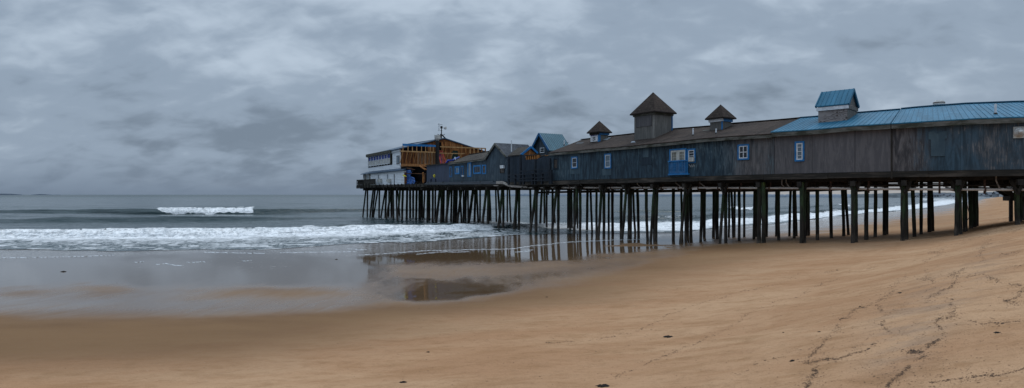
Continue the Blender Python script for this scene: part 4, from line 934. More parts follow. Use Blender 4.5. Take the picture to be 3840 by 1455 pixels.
q0 = f.px(*Z1(1222, 560)); q1 = f.px(*Z1(1240, 528)); q2 = f.px(*Z1(1290, 522)); q3 = f.px(*Z1(1350, 480))
m = MB(); m.path([f.w(q0[0], q0[1], .05), f.w(q1[0], q1[1], .05), f.w(q2[0], q2[1], 0.0), P3(t_for(Z1(1370, 0)[0], 2.4), 2.4, H4['rz'](t_for(Z1(1370, 0)[0], 2.4))-.3)], [.17, .17, .14, .12], 8)
tag(m.build('duct', M['royal']), 'blue wrapped duct lying over the roof edge beside the orange framing', 'duct')

# ---- slate plywood wall building
f = ff(Z1(1115, 0)[0]); a0, zb = f.px(*Z1(976, 797)); a1, _ = f.px(*Z1(1254, 790)); zt0 = f.px(*Z1(976, 592))[1]; zt1 = f.px(*Z1(1254, 562))[1]
b3 = thing('flat_roofed_building', 'flat-roofed building with plain slate-blue plywood front and yellow mark', 'building', f.w((a0+a1)/2, ZL))
m = MB()
def prism(m, f, a0, a1, z0, zt0, zt1, o0, o1):
    p = [f.w(a0, z0, o1), f.w(a1, z0, o1), f.w(a1, z0, o0), f.w(a0, z0, o0), f.w(a0, zt0, o1), f.w(a1, zt1, o1), f.w(a1, zt1, o0), f.w(a0, zt0, o0)]
    L = a1-a0; D = o1-o0
    m.add(p, [[0, 1, 5, 4], [1, 2, 6, 5], [2, 3, 7, 6], [3, 0, 4, 7], [4, 5, 6, 7], [3, 2, 1, 0]], [[(0, z0), (L, z0), (L, zt1), (0, zt0)], [(0, z0), (D, z0), (D, zt1), (0, zt1)], [(0, z0), (L, z0), (L, zt0), (0, zt1)], [(0, z0), (D, z0), (D, zt0), (0, zt0)], [(0, 0)]*4, [(0, 0)]*4])
prism(m, f, a0, a1, ZL, zt0, zt1, -7.5, 0.0); m.build('wall', M['slate_ply'], b3)
m = MB(); m.bar(f.w(a0, zt0+.03, .05), f.w(a1, zt1+.03, .05), .3, .16); m.build('roof_edge', M['darkwood'], b3)
for x in (1031, 1089):
    q0 = rect(f, *Z1(x-5, 750), *Z1(x+4, 795)); m = MB(); f.box(m, *q0, 0, .03); m.build('slot', M['void'], b3)
m = MB(); pp = [f.px(*Z1(*q)) for q in ((1066, 730), (1063, 705), (1072, 700), (1080, 702), (1080, 715), (1074, 722), (1072, 738), (1078, 735))]; m.path([f.w(a, z, .04) for a, z in pp], [.05, .1, .08, .07, .1, .07, .04, .03], 6); m.build('yellow_mark', M['yellow'], b3)

# ---- gable-fronted dark house
fg = ff(Z1(1830, 0)[0])
A_ = lambda p: fg.px(*p)
e0, pk, e1 = A_(Z1(1708, 508)), A_(Z1(1832, 322)), A_(Z2(176, 478))
zb5 = ZL-.05
g5 = thing('gabled_house', 'dark gable-fronted house with grey shingle roof and window air conditioner', 'house', fg.w(pk[0], zb5))
m = MB(); DP = 4.6
fr = [(e0[0]+.15, zb5), (e1[0], zb5), (e1[0], e1[1]-.1), (pk[0], pk[1]-.1), (e0[0]+.15, e0[1]-.1)]
m.poly([fg.w(a, z, .06) for a, z in fr], [(a+30, z) for a, z in fr]); m.poly([fg.w(a, z, -DP) for a, z in fr][::-1])
for i in (4, 1): (a, z), (a2, zz_) = fr[i], fr[(i+1) % 5]; m.poly([fg.w(a, z, .06), fg.w(a, z, -DP), fg.w(a2, zz_, -DP), fg.w(a2, zz_, .06)], [(0, z), (DP, z), (DP, zz_), (0, zz_)])
m.build('wall', M['navy_old'], g5)
def gable_roof(m, f, e0, pk, e1, o_front, o_back, th=.1):
    for e in (e0, e1):
        l = math.hypot(pk[0]-e[0], pk[1]-e[1]); D = o_front-o_back
        q = [f.w(e[0], e[1], o_front), f.w(e[0], e[1], o_back), f.w(pk[0], pk[1], o_back), f.w(pk[0], pk[1], o_front)]; dz = Vector((0, 0, -th))
        m.poly(q, [(0, 0), (D, 0), (D, l), (0, l)]); m.poly([v+dz for v in q][::-1])
        for i in range(4): a, b = q[i], q[(i+1) % 4]; m.poly([a+dz, b+dz, b, a])
m = MB(); gable_roof(m, fg, (e0[0]-.15, e0[1]-.1), (pk[0], pk[1]+.1), (e1[0]+.12, e1[1]-.05), .3, -DP-.3); m.build('roof', M['roof_grey'], g5)
m = MB()
for e in (e0, e1): m.bar(fg.w(e[0], e[1]-.02, .32), fg.w(pk[0], pk[1]-.02, .32), .06, .26)
m.build('rake_board', M['fascia'], g5)
window(g5, fg, *Z1(1872, 600), *Z1(1926, 680), trim='darkwood', tw=.08, sash=None, pane='board_win', label='brown boarded window', o=.06); ac_unit(g5, fg, *Z1(1869, 585), *Z1(1909, 622), .06, .26)
p = (fg.px(*Z2(151, 395))); q = fg.w(pk[0]+ (e1[0]-pk[0])*.62, pk[1]+(e1[1]-pk[1])*.62, -1.2); m = MB(); m.tube(q-Vector((0, 0, .1)), q+Vector((0, 0, 1.5)), .07, .07, 8); m.build('vent_pipe', M['white'], g5)

# ---- half-demolished link section between the gabled house and the long hall
fm = ff(Z2(450, 0)[0]); ZM = 6.0
b6 = thing('link_building', 'dim blue link building with torn-open top showing orange studs and a small gabled roof', 'building', fm.w(fm.px(*Z2(450, 700))[0], ZM))
def colz(x, y): return fm.px(*Z2(x, y))
m = MB()
prof = [(178, 482), (330, 458), (390, 455), (392, 515), (540, 512), (542, 498), (718, 478)]
qq = [colz(*p) for p in prof]; a0, a1 = qq[0][0], qq[-1][0]
m.poly([fm.w(a0, ZM), fm.w(a1, ZM)]+[fm.w(a, z) for a, z in qq[::-1]], [(a0+50, ZM), (a1+50, ZM)]+[(a+50, z) for a, z in qq[::-1]])
m.poly([fm.w(a1, ZM, -9), fm.w(a0, ZM, -9), fm.w(a0, qq[0][1], -9), fm.w(a1, qq[-1][1]-1, -9)], [(0, 0), (12, 0), (12, 3), (0, 3)])
m.build('wall', M['dim_blue'], b6)
# small roof: ridge runs along the pier, gable looks to shore
t_r = t_for(Z2(330, 0)[0], -.1); t_l = t_for(Z2(176, 0)[0], -.1); fe = Fr(PB(t_r, -.1), NB(t_r)[0], NB(t_r)[1])
ea = fe.px(*Z2(330, 455)); ap = fe.px(*Z2(455, 354)); eb = fe.px(*Z2(535, 431))
Ln = (PB(t_r, 0)-PB(t_l, 0)).length
m = MB(); gable_roof(m, fe, (ea[0], ea[1]), (ap[0], ap[1]), (eb[0], eb[1]), 0.05, -Ln); m.build('roof', M['roof_tan'], b6)
m = MB()
for e in (ea, eb): m.bar(fe.w(e[0], e[1]-.06, .1), fe.w(ap[0], ap[1]-.06, .1), .07, .26)
m.build('rake_board', M['blue'], b6)
m = MB(); m.poly([fe.w(ea[0]+.1, ea[1]-.15, -.05), fe.w(eb[0]-.1, ea[1]-.15, -.05), fe.w(eb[0]-.1, eb[1]-.15, -.05), fe.w(ap[0], ap[1]-.15, -.05)], [(0, 0), (4, 0), (4, 1), (2, 2)]); m.build('gable', M['ply'], b6)
s0, s1, sz0, sz1 = rect(fm, *Z2(390, 456), *Z2(537, 513)); m = MB(); fm.box(m, s0, s1, sz0, sz1, -.5, -.42); m.build('open_cavity', M['ply_red'], b6)
m = MB(); fm.box(m, s0, s1, sz1-.1, sz1+.02, -.35, .02); m.build('top_plate', M['darkwood'], b6)
for i in range(6):
    x = s0+.1+(s1-s0-.25)*i/5; m = MB(); fm.box(m, x, x+.15, sz0, sz1-.1, -.3, .0); m.build('stud', M['lumber_o'], b6)
rnd = random.Random(5)
for i in range(6):
    xa = 545+i*26; ya = 470-(i % 3)*10; pa = colz(xa, ya+rnd.uniform(-6, 12)); pb_ = colz(xa+75, ya-14+rnd.uniform(-8, 8)); m = MB(); m.bar(fm.w(*pa, -.4-.4*i), fm.w(*pb_, -.2-.5*i), .2, .07); m.build('broken_board', M['lumber_o' if i % 2 else 'ply_pale'], b6)
m = MB(); fm.box(m, colz(540, 440)[0], colz(716, 440)[0], ZM, colz(600, 455)[1], -2.2, -2.1); m.build('inner_wall', M['void'], b6)
# railing in front
rl6 = thing('walkway_railing', 'dark navy post-and-rail walkway railing in front of the dim link building', 'railing', fm.w(colz(450, 800)[0], ZM-.2, .6))
for x, yt in ((187, 480), (268, 690), (333, 455), (372, 686), (480, 680), (513, 515), (597, 676), (692, 500), (708, 640)):
    a, zt_ = fm.px(*Z2(x, yt), .55); m = MB(); fm.box(m, a-.11, a+.11, ZM-.35, zt_, .44, .66); m.build('post', M['rail_navy'], rl6)
for y0, y1, x0, x1 in ((640-2, 628, 510, 700), (658, 648, 335, 510), (708, 692, 190, 335), (700, 684, 335, 510), (690, 672, 515, 700), (750, 738, 190, 335), (748, 730, 335, 510), (738, 724, 515, 700), (775, 765, 335, 700)):
    pa = fm.px(*Z2(x0, y0), .6); pb_ = fm.px(*Z2(x1, y1), .6); m = MB(); m.bar(fm.w(*pa, .7), fm.w(*pb_, .7), .06, .12); m.build('rail', M['rail_navy'], rl6)
# teal-roofed gable house behind
t7 = t_for(Z2(582, 0)[0], 5.2); f7 = front(t7, 5.2)
pk7 = f7.px(*Z2(582, 192)); l7 = f7.px(*Z2(484, 385)); r7 = f7.px(*Z2(705, 393))
b7 = thing('gabled_house', 'dark shingled gable house with teal metal roof behind the link building', 'house', f7.w(pk7[0], ZM))
m = MB(); fr = [(l7[0]+.1, ZM), (r7[0]-.1, ZM), (r7[0]-.1, r7[1]-.05), (pk7[0], pk7[1]-.12), (l7[0]+.1, l7[1]-.05)]
D7 = b_for(t7, Z2(838, 0)[0])-5.2
D7 = max(2.5, min(D7, 6))
m.poly([f7.w(a, z, 0) for a, z in fr], [(a+20, z) for a, z in fr]); m.poly([f7.w(a, z, -D7) for a, z in fr][::-1])
for i in (4, 1): (a, z), (a2, zz_) = fr[i], fr[(i+1) % 5]; m.poly([f7.w(a, z), f7.w(a, z, -D7), f7.w(a2, zz_, -D7), f7.w(a2, zz_)], [(0, z), (D7, z), (D7, zz_), (0, zz_)])
m.build('wall', M['navy_old'], b7)
m = MB(); gable_roof(m, f7, (l7[0]-.1, l7[1]-.1), pk7, (r7[0]+.1, r7[1]-.1), .35, -D7)
for e in (l7, r7):
    n = int((D7+.3)/.3)
    for i in range(n+1): o_ = .33-i*(D7+.3)/n; m.bar(f7.w(e[0], e[1]+.02, o_), f7.w(pk7[0], pk7[1]+.02, o_), .05, .05)
m.build('roof', M['roof_teal'], b7)
m = MB()
for e in (l7, r7): m.bar(f7.w(e[0], e[1]-.14, .36), f7.w(pk7[0], pk7[1]-.1, .36), .06, .3)
m.build('rake_board', M['blue_dim'], b7)
window(b7, f7, *Z2(573, 370), *Z2(624, 434), trim='white', tw=.07, sash='white', sw=.03, rows=2, pane='glass', label='small white two-pane gable window')

# ---- big building at the seaward end: white clapboard side, end gable stripped to orange boards
t_c = t_for(Z1(660, 0)[0], 1.0); Pc = PB(t_c, 1.0); nE, TE = NB(t_c)
fw = Fr(Pc, TE, -nE); fgE = Fr(Pc, nE, TE)                     # side wall plane / shore-facing end wall plane
ZE = 6.25
big = thing('clapboard_building', 'two-storey white clapboard building with its end gable stripped to orange boards', 'building', fw.w(-4, ZE, -5))
aL, zL = fw.px(*Z1(261, 458)); aR, zR = fw.px(*Z1(658, 374))
ap = fgE.px(*Z1(1188, 252)); er = fgE.px(*Z1(1688, 412)); ef = fgE.px(*Z1(662, 376)); Wd = er[0]
m = MB(); m.poly([fw.w(aL, ZE), fw.w(0, ZE), fw.w(0, zR-.05), fw.w(aL, zL-.05)], [(aL, ZE), (0, ZE), (0, zR), (aL, zL)])
m.poly([fw.w(0, ZE, -Wd), fw.w(aL, ZE, -Wd), fw.w(aL, er[1]-.1, -Wd), fw.w(0, er[1]-.1, -Wd)], [(0, ZE), (20, ZE), (20, er[1]), (0, er[1])])
m.poly([fw.w(aL, ZE, -Wd), fw.w(aL, ZE), fw.w(aL, zL-.05), fw.w(aL, ap[1]-.4, -ap[0]), fw.w(aL, er[1]-.1, -Wd)], [(0, ZE), (Wd, ZE), (Wd, zL), (Wd-ap[0], ap[1]), (0, er[1])])
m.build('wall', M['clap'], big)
zf = fgE.px(*Z1(700, 575))[1]                                # upper floor level on the torn end
m = MB(); gp = [(0.0, zf), (Wd, zf), (Wd, er[1]-.1), (ap[0], ap[1]-.12), (0.0, zR-.05)]
m.poly([fgE.w(a, z) for a, z in gp], gp); m.build('stripped_gable', M['ply'], big)['label'] = 'end gable of bare orange boards'
m = MB(); m.poly([fgE.w(a, z, -.6) for a, z in ((0, ZE), (Wd, ZE), (Wd, zf), (0, zf))], [(0, 0)]*4); m.poly([fgE.w(a, z, o) for a, z, o in ((0, zf, -.6), (Wd, zf, -.6), (Wd, zf, 0), (0, zf, 0))]); m.build('open_ground_floor', M['void'], big)  # near-black faces paint the shade under the upper floor
m = MB()
for (ea_, za_, eb_, zb_) in ((-.35, ef[1]-.05, ap[0], ap[1]+.02), (Wd+.3, er[1]-.1, ap[0], ap[1]+.02)):
    q = [fgE.w(ea_, za_, .25), fgE.w(ea_, za_-(0 if ea_ > 0 else (zR-zL)), aL-.3), fgE.w(eb_, zb_-(0 if ea_ > 0 else (zR-zL)*.5), aL-.3), fgE.w(eb_, zb_, .25)]; dz = Vector((0, 0, -.18))
    m.poly(q, [(0, 0), (1, 0), (1, 1), (0, 1)]); m.poly([v+dz for v in q][::-1])
    for i in range(4): m.poly([q[i]+dz, q[(i+1) % 4]+dz, q[(i+1) % 4], q[i]])
m.build('roof', M['roof_edge'], big)
m = MB(); m.bar(fw.w(aL-.2, zL-.34, .14), fw.w(0, zR-.34, .14), .1, .42); m.build('eave_board', M['white'], big)
# ribbon window with blue sheets
a0, z0 = fw.px(*Z1(266, 616)); a1, z0b = fw.px(*Z1(558, 576)); zt0 = fw.px(*Z1(266, 490))[1]; zt1 = fw.px(*Z1(558, 440))[1]
def fwz(x, f0, f1): w = (x-a0)/(a1-a0); return f0*(1-w)+f1*w
m = MB(); prism(m, fw, a0, a1, 0, 0, 0, 0, 0) if False else None
zm = lambda x: fwz(x, z0, z0b); zT = lambda x: fwz(x, zt0, zt1)
m = MB(); m.poly([fw.w(a0, zm(a0), .03), fw.w(a1, zm(a1), .03), fw.w(a1, zT(a1), .03), fw.w(a0, zT(a0), .03)]); rib = m.build('window_band', M['void'], big)
rib['label'] = 'long band of windows half covered by blue sheets'
m = MB(); m.bar(fw.w(a0-.1, zT(a0)+.3, .3), fw.w(a1+.1, zT(a1)+.35, .3), .4, .5); m.build('window_hood', M['fascia_olive'], big)
nw = 8; wx = [a0+.25+(a1-a0-1.0)*i/nw for i in range(nw+1)]
for i in range(nw):
    xa, xb = wx[i]+.08, wx[i+1]-.08; zb_ = lambda x: zm(x)+.28; zc_ = lambda x: zm(x)+.28+(zT(x)-zm(x))*.46
    m = MB(); m.poly([fw.w(xa, zc_(xa), .07), fw.w(xb, zc_(xb), .07), fw.w(xb, zT(xb), .07), fw.w(xa, zT(xa), .07)]); m.build('blue_sheet', M['royal'], rib)
    m = MB(); m.poly([fw.w(xa, zb_(xa), .09), fw.w(xb, zb_(xb), .09), fw.w(xb, zc_(xb), .09), fw.w(xa, zc_(xa), .09)]); m.build('lower_panel', M['metal'], rib)
    m = MB(); m.bar(fw.w(wx[i], zm(wx[i])+.1, .12), fw.w(wx[i], zT(wx[i]), .12), .14, .08, (TE.x, TE.y, 0)); m.bar(fw.w(xa, zb_(xa), .11), fw.w(xb, zb_(xb), .11), .06, .1); m.bar(fw.w(xa, zc_(xa), .12), fw.w(xb, zc_(xb), .12), .06, .08); m.build('mullion', M['white'], rib)
m = MB(); x = a1-.4; m.bar(fw.w(x, zm(x), .1), fw.w(x, zT(x), .1), .35, .1, (TE.x, TE.y, 0)); m.build('end_board', M['fascia_olive'], rib)
window(big, fw, *Z1(612, 468), *Z1(646, 570), trim='darkwood', tw=.14, sash='white', sw=.04, rows=1, pane='glass_sky', label='single narrow dark-framed window', o=.02)
m = MB(); m.bar(fw.w(-.1, ZE+2.2, .04), fw.w(-.1, zR-.2, .04), .22, .1, (TE.x, TE.y, 0)); m.build('corner_board', M['white'], big)
# torn end: red-brown lower boards, cladding, framing
u0, u1 = fgE.px(*Z1(663, 575))[0], fgE.px(*Z1(1080, 585))[0]; zmid0, zmid1 = fgE.px(*Z1(680, 412))[1], fgE.px(*Z1(1080, 428))[1]
m = MB(); um = u0+(u1-u0)*.45; zz_ = (zmid0+zmid1)/2
fgE.box(m, u0+.05, um, zf, zz_, 0, .05); m.build('board_wall', M['ply_red'], big)
m = MB(); prism(m, fgE, um, u1, zf, zz_, zz_, 0, .05); m.build('board_wall', M['ply_pale'], big)
m = MB(); q = [fgE.px(*Z1(*p)) for p in ((690, 408), (690, 370), (840, 330), (985, 318), (985, 412))]; m.poly([fgE.w(a, z, .04) for a, z in q]); m.build('dark_sheathing', M['void'], big)
for i in range(10):
    x = u0+.3+(u1-u0-.6)*i/9; m = MB(); fgE.box(m, x-.06, x+.06, zf, zz_, .05, .17); m.build('stud', M['lumber_o'], big)
# brown plank floor edge of the upper storey
m = MB(); x1_ = fgE.px(*Z1(1070, 590))[0]; m.bar(fgE.w(u0, zf-.15, .9), fgE.w(x1_, zf-.15, .9), 1.8, .45); m.build('floor_edge', M['lumber_o'], big)
# skeleton balcony of new lumber
sk = thing('lumber_framing', 'pale lumber stud framing with a blue top beam bracketed on the torn end wall', 'framing', fgE.w((u0+u1)/2, zf, 1.2))
O1 = 1.3; f1 = Fr(Pc+TE*O1, nE, TE)
pa, pb_ = f1.px(*Z1(682, 333)), f1.px(*Z1(1086, 350)); m = MB(); m.bar(f1.w(*pa), f1.w(*pb_), .1, .36); m.build('top_beam', M['blue'], sk)
pc, pd = f1.px(*Z1(664, 412)), f1.px(*Z1(1082, 428)); m = MB(); m.bar(f1.w(*pc), f1.w(*pd), .12, .2); m.build('bottom_beam', M['lumber'], sk)
xs8 = [687, 749, 802, 855, 913, 963, 1020, 1056]
for x in xs8:
    qa = f1.px(*Z1(x, 338+ (x-687)*.02)); qz = pc[1]+(pd[1]-pc[1])*(qa[0]-pc[0])/(pd[0]-pc[0]); qt = pa[1]+(pb_[1]-pa[1])*(qa[0]-pa[0])/(pb_[0]-pa[0])
    m = MB(); f1.box(m, qa[0]-.055, qa[0]+.055, qz, qt-.15, -.06, .05); m.build('stud', M['lumber'], sk)
    m = MB(); m.bar(f1.w(qa[0], qz, 0), fgE.w(qa[0], qz-1.9, .12), .085, .1); m.build('brace', M['lumber'], sk)
    m = MB(); m.bar(f1.w(qa[0], qz, .0), fgE.w(qa[0], qz, .06), .1, .12); m.build('joist', M['lumber'], sk)
sk2 = thing('lumber_framing', 'orange stud framing with long top plate at the right of the stripped gable', 'framing', fgE.w(Wd*.85, zf, .5))
O2 = .5; f2 = Fr(Pc+TE*O2, nE, TE)
pa, pb_ = f2.px(*Z1(1140, 358)), f2.px(*Z1(1697, 380)); m = MB(); m.bar(f2.w(*pa), f2.w(*pb_), .12, .2); m.build('top_plate', M['lumber'], sk2)
pc, pd = f2.px(*Z1(1130, 436)), f2.px(*Z1(1440, 444)); m = MB(); m.bar(f2.w(*pc), f2.w(*pd), .1, .16); m.build('rail', M['lumber'], sk2)
for x in (1448, 1505, 1553, 1603, 1648, 1692):
    qa = f2.px(*Z1(x, 372+(x-1448)*.03)); m = MB(); f2.box(m, qa[0]-.1, qa[0]+.1, f2.px(*Z1(x, 448-(x-1448)*.12))[1], qa[1], -.06, .06); m.build('stud', M['lumber' if x % 2 else 'lumber_o'], sk2)
for x in (1165, 1240, 1290, 1395):
    qa = f2.px(*Z1(x, 440)); m = MB(); m.bar(f2.w(*qa), fgE.w(qa[0]-.5, qa[1]-2.1, .05), .11, .14); m.build('brace', M['lumber'], sk2)
for x in (1160, 1200, 1262, 1395):
    qa = fgE.px(*Z1(x, 350)); m = MB(); fgE.box(m, qa[0]-.1, qa[0]+.1, zf+.2, fgE.px(*Z1(x, 300 if x < 1300 else 340))[1], .0, .12); m.build('stud', M['lumber_o'], sk2)
# green-black doorway with yellow frame, black opening, blue sheet
a0_, a1_, z0_, z1_ = rect(fgE, *Z1(1275, 385), *Z1(1362, 515)); m = MB(); fgE.box(m, a0_+.12, a1_-.12, z0_, z1_-.15, .0, .09); dd_ = m.build('doorway', simple('dark_green_sheet', (0.006, 0.03, 0.024), (0.004, 0.016, 0.013)), big)
m = MB(); fgE.box(m, a0_, a1_, z1_-.3, z1_, .0, .13); fgE.box(m, a0_, a0_+.2, z0_+1.4, z1_-.3, .0, .13); fgE.box(m, a1_-.14, a1_, z0_+1.4, z1_-.3, .0, .13); m.build('door_frame', M['lumber_o'], dd_)
for q0, q1 in (((1128, 305), (1162, 400)), ((1195, 475), (1230, 500))):
    a0_, a1_, z0_, z1_ = rect(fgE, *Z1(*q0), *Z1(*q1)); m = MB(); fgE.box(m, a0_, a1_, z0_, z1_, .0, .07); m.build('opening', M['void'], big)
a0_, a1_, z0_, z1_ = rect(fgE, *Z1(1126, 445), *Z1(1162, 562)); m = MB(); fgE.box(m, a0_, a1_, z0_, z1_, .0, .14); m.build('blue_sheet', M['royal'], big)
# flue with grey cap
fl = thing('flue', 'tall black flue with grey drum cap against the stripped gable', 'flue', fgE.w(fgE.px(*Z1(1105, 580))[0], zf, .8))
ff3 = Fr(Pc+TE*.9, nE, TE); a0_, a1_, z0_, z1_ = rect(ff3, *Z1(1082, 282), *Z1(1130, 582)); rr = (a1_-a0_)/2*.85; cx_ = (a0_+a1_)/2
m = MB(); m.tube(ff3.w(cx_, zf), ff3.w(cx_, z1_), rr, rr, 16); m.build('pipe', M['black'], fl)
zc0, zc1 = ff3.px(*Z1(1105, 262))[1], ff3.px(*Z1(1105, 218))[1]; m = MB(); m.path([ff3.w(cx_, z1_), ff3.w(cx_, zc0-.2), ff3.w(cx_, zc0), ff3.w(cx_, zc1)], [rr*.9, rr*.95, rr*1.5, rr*1.62], 18); m.build('cap', M['metal'], fl)
# antenna mast on the ridge
fa = Fr(Pc-TE*1.0, nE, TE); qa = fa.px(*Z1(1183, 250)); zt_ = fa.px(*Z1(1183, 116))[1]; zk = fa.px(*Z1(1183, 205))[1]; cx_ = ap[0]; base = ap[1]
ant = thing('antenna_mast', 'black antenna mast on splayed legs at the roof ridge', 'antenna', fa.w(cx_, base))
m = MB(); m.tube(fa.w(cx_, base), fa.w(cx_, zt_), .1, .08, 8); m.build('mast', M['black'], ant)
for dx, dy in ((-1.25, -.4), (1.25, -.4), (-.8, .8), (.8, .8)):
    m = MB(); m.tube(fa.w(cx_+dx, base-.35, dy), fa.w(cx_, zk, 0), .08, .08, 6); m.tube(fa.w(cx_+dx*.55, base+.75, dy*.55), fa.w(cx_, base+.4, 0), .05, .05, 5); m.build('leg', M['black'], ant)
m = MB(); fa.box(m, cx_-.6, cx_-.42, zk+.5, zk+1.9, -.05, .05); m.build('panel_aerial', M['white'], ant)
m = MB(); m.tube(fa.w(cx_+.55, zk+1.1, .1), fa.w(cx_+.75, zk+1.1, .35), .22, .28, 12); m.bar(fa.w(cx_, zk+1.1), fa.w(cx_+.6, zk+1.1, .1), .06, .06); m.build('dish', M['metal'], ant)
m = MB(); m.bar(fa.w(cx_-.7, zk+.6), fa.w(cx_+.2, zk+.6), .05, .05); m.bar(fa.w(cx_-.7, zk+1.7), fa.w(cx_+.2, zk+1.7), .05, .05); m.build('crossarm', M['black'], ant)
m = MB(); m.tube(fa.w(cx_, zt_-.3), fa.w(cx_, zt_+.1), .22, .2, 8); m.build('finial', M['black'], ant)
# ladder
f3 = Fr(Pc+TE*1.0, nE, TE); l0, l1 = f3.px(*Z1(1178, 555)), f3.px(*Z1(1155, 402))
ld = thing('ladder', 'red ladder leaning on the stripped gable beside the flue', 'ladder', f3.w(*l0))
for s_ in (-.55, .55):
    m = MB(); m.bar(f3.w(l0[0]+s_, zf, .3), fgE.w(l1[0]+s_*.85, l1[1], .25), .13, .13); m.build('stile', M['red'], ld)
for i in range(11):
    w_ = (i+.7)/11; q0 = f3.w(l0[0]-.5, zf, .3).lerp(fgE.w(l1[0]-.45, l1[1], .25), w_); q1 = f3.w(l0[0]+.5, zf, .3).lerp(fgE.w(l1[0]+.45, l1[1], .25), w_); m = MB(); m.tube(q0, q1, .05, .05, 6); m.build('rung', M['red'], ld)
# ground floor opening: blue tarp, orange sheathing, studs, rubble
fo_ = front(t_for(1562, .35), .35)
fb_ = front(t_for(1562, 1.1), 1.1); b0_, _ = fb_.px(1518, 660); b1_, _ = fb_.px(1606, 660)
m = MB(); fb_.box(m, b0_, b1_, ZE, zf-.4, -3, 0); m.build('open_bay', M['void'], big)['label'] = 'dark open bay under the torn upper floor'  # solid near-black box standing in for the shaded bay
y0_ = fo_.px(1505, 619); y1_ = fo_.px(1600, 621); m = MB(); m.bar(fo_.w(y0_[0], y0_[1], -.2), fo_.w(y1_[0], y1_[1], -.2), .5, .34); m.build('bay_header', M['lumber_o'], big)
def sheetpoly(pts, mat, name, label, cat, f=fo_, bulge=.16):
    # a creased hanging sheet
    x0 = min(p[0] for p in pts); x1 = max(p[0] for p in pts); N = 9; m = MB(); g = []
    for i in range(N+1):
        x = x0+(x1-x0)*i/N; ys = []
        for k in range(len(pts)):
            (xa, ya), (xb, yb) = pts[k], pts[(k+1) % len(pts)]
            if xa != xb and min(xa, xb) <= x <= max(xa, xb): ys.append(ya+(yb-ya)*(x-xa)/(xb-xa))
        yt, yb_ = min(ys), max(ys); r_ = []
        for j in range(N+1):
            a, z = f.px(*Z1(x, yt+(yb_-yt)*j/N)); r_.append(f.w(a, z, rnd.uniform(0, bulge)))
        g.append(r_)
    for i in range(N):
        for j in range(N): m.poly([g[i][j], g[i][j+1], g[i+1][j+1], g[i+1][j]])
    o = m.build(name, M[mat]); tag(o, label, cat)
sheetpoly([(722, 738), (735, 726), (800, 722), (838, 745), (846, 818), (722, 822)], 'tarp', 'tarp', 'blue tarp heaped on the deck inside the dark opening', 'tarp')
sheetpoly([(715, 690), (740, 645), (790, 640), (797, 680), (780, 725), (718, 722)], 'tarp', 'tarp', 'upper blue tarp hanging above the heaped one in the dark opening', 'tarp')
sheetpoly([(668, 600), (712, 605), (820, 612), (822, 660), (800, 672), (796, 640), (740, 640), (668, 632)], 'ply_red', 'hanging_board', 'reddish torn board hanging under the upper floor edge', 'board', bulge=.15)
for p0, p1, w_ in (((940, 670), (942, 800), .25), ((958, 690), (958, 790), .15), ((722, 684), (970, 690), .12), ((745, 620), (840, 640), .1), ((905, 592), (975, 640), .4)):
    a, z = fo_.px(*Z1(*p0)); a2, zz_ = fo_.px(*Z1(*p1)); m = MB(); m.bar(fo_.w(a, z, .1), fo_.w(a2, zz_, .1), w_, .12); m.build('exposed_timber', M['lumber_o' if w_ > .2 else 'ply_red'], big)
sheetpoly([(848, 812), (862, 785), (900, 778), (940, 790), (955, 822), (848, 824)], 'ply_red', 'rubble', 'low heap of brown rubble in the dark opening right of the tarp', 'rubble heap', bulge=.5)
m = MB(); qy = [fo_.px(*Z1(*p)) for p in ((730, 705), (745, 716), (770, 722))]; m.path([fo_.w(a, z, .6) for a, z in qy], [.1, .14, .06], 6); tag(m.build('rag', M['yellow']), 'yellow rag caught on the tarp in the dark opening', 'rag')
# lean-to along the front
f0 = ff(Z1(500, 0)[0]); LA = lambda x, y: f0.px(*Z1(x, y))
aL_, aR_ = LA(290, 750)[0], LA(703, 740)[0]; zl, zr_ = LA(290, 688)[1], LA(703, 648)[1]; zB = LA(600, 826)[1]
lt = thing('lean_to_shed', 'low white clapboard lean-to with slate-blue roof along the front of the clapboard building', 'shed', f0.w((aL_+aR_)/2, zB))
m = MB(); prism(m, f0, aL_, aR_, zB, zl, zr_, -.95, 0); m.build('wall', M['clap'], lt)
m = MB(); aD = LA(195, 750)[0]
q = [f0.w(aD-.2, zl+.05, .35), f0.w(aR_+.4, zr_+.1, .35), f0.w(aR_+.25, zr_+.55, -.97), f0.w(aD-.2, zl+.5, -.97)]; dz = Vector((0, 0, -.12))
m.poly(q); m.poly([v+dz for v in q][::-1])
for i in range(4): m.poly([q[i]+dz, q[(i+1) % 4]+dz, q[(i+1) % 4], q[i]])
m.build('roof', M['roof_edge'], lt)
m = MB(); prism(m, f0, aD, aL_, zB, zl-.02, zl-.02, -2.3, -.1); m.build('porch_bay', M['fascia_olive'], lt)
window(lt, f0, *Z1(238, 696), *Z1(280, 757), trim='metal', tw=.12, sash=None, pane='glass_sky', label='square porch window', o=-.1)
window(lt, f0, *Z1(203, 700), *Z1(219, 757), trim='white', tw=.1, sash=None, pane='glass', label='narrow porch window', o=-.1)
for x0, x1, y0, y1, ya, yb in ((382, 399, 698, 760, 748, 795), (492, 510, 692, 762, 750, 795)):
    window(lt, f0, *Z1(x0, y0), *Z1(x1, y1), trim='white', tw=.06, sash=None, pane='glass_sky', label=None); ac_unit(lt, f0, *Z1(x0-10, ya+8), *Z1(x0+2, yb-10), .0, .2, 'air_conditioner', 'metal'); ac_unit(lt, f0, *Z1(x0+2, ya), *Z1(x1+2, yb), .0, .5, 'air_conditioner', 'cream')
m = MB(); x = LA(582, 750)[0]; f0.box(m, x-.09, x+.09, zB, zr_-.5, .0, .06); m.build('downpipe', M['black'], lt)
m = MB(); f0.box(m, aR_+.01, aR_+.35, zB+.2, zr_-.3, -.9, .02); m.build('broken_end', M['ply_red'], lt)
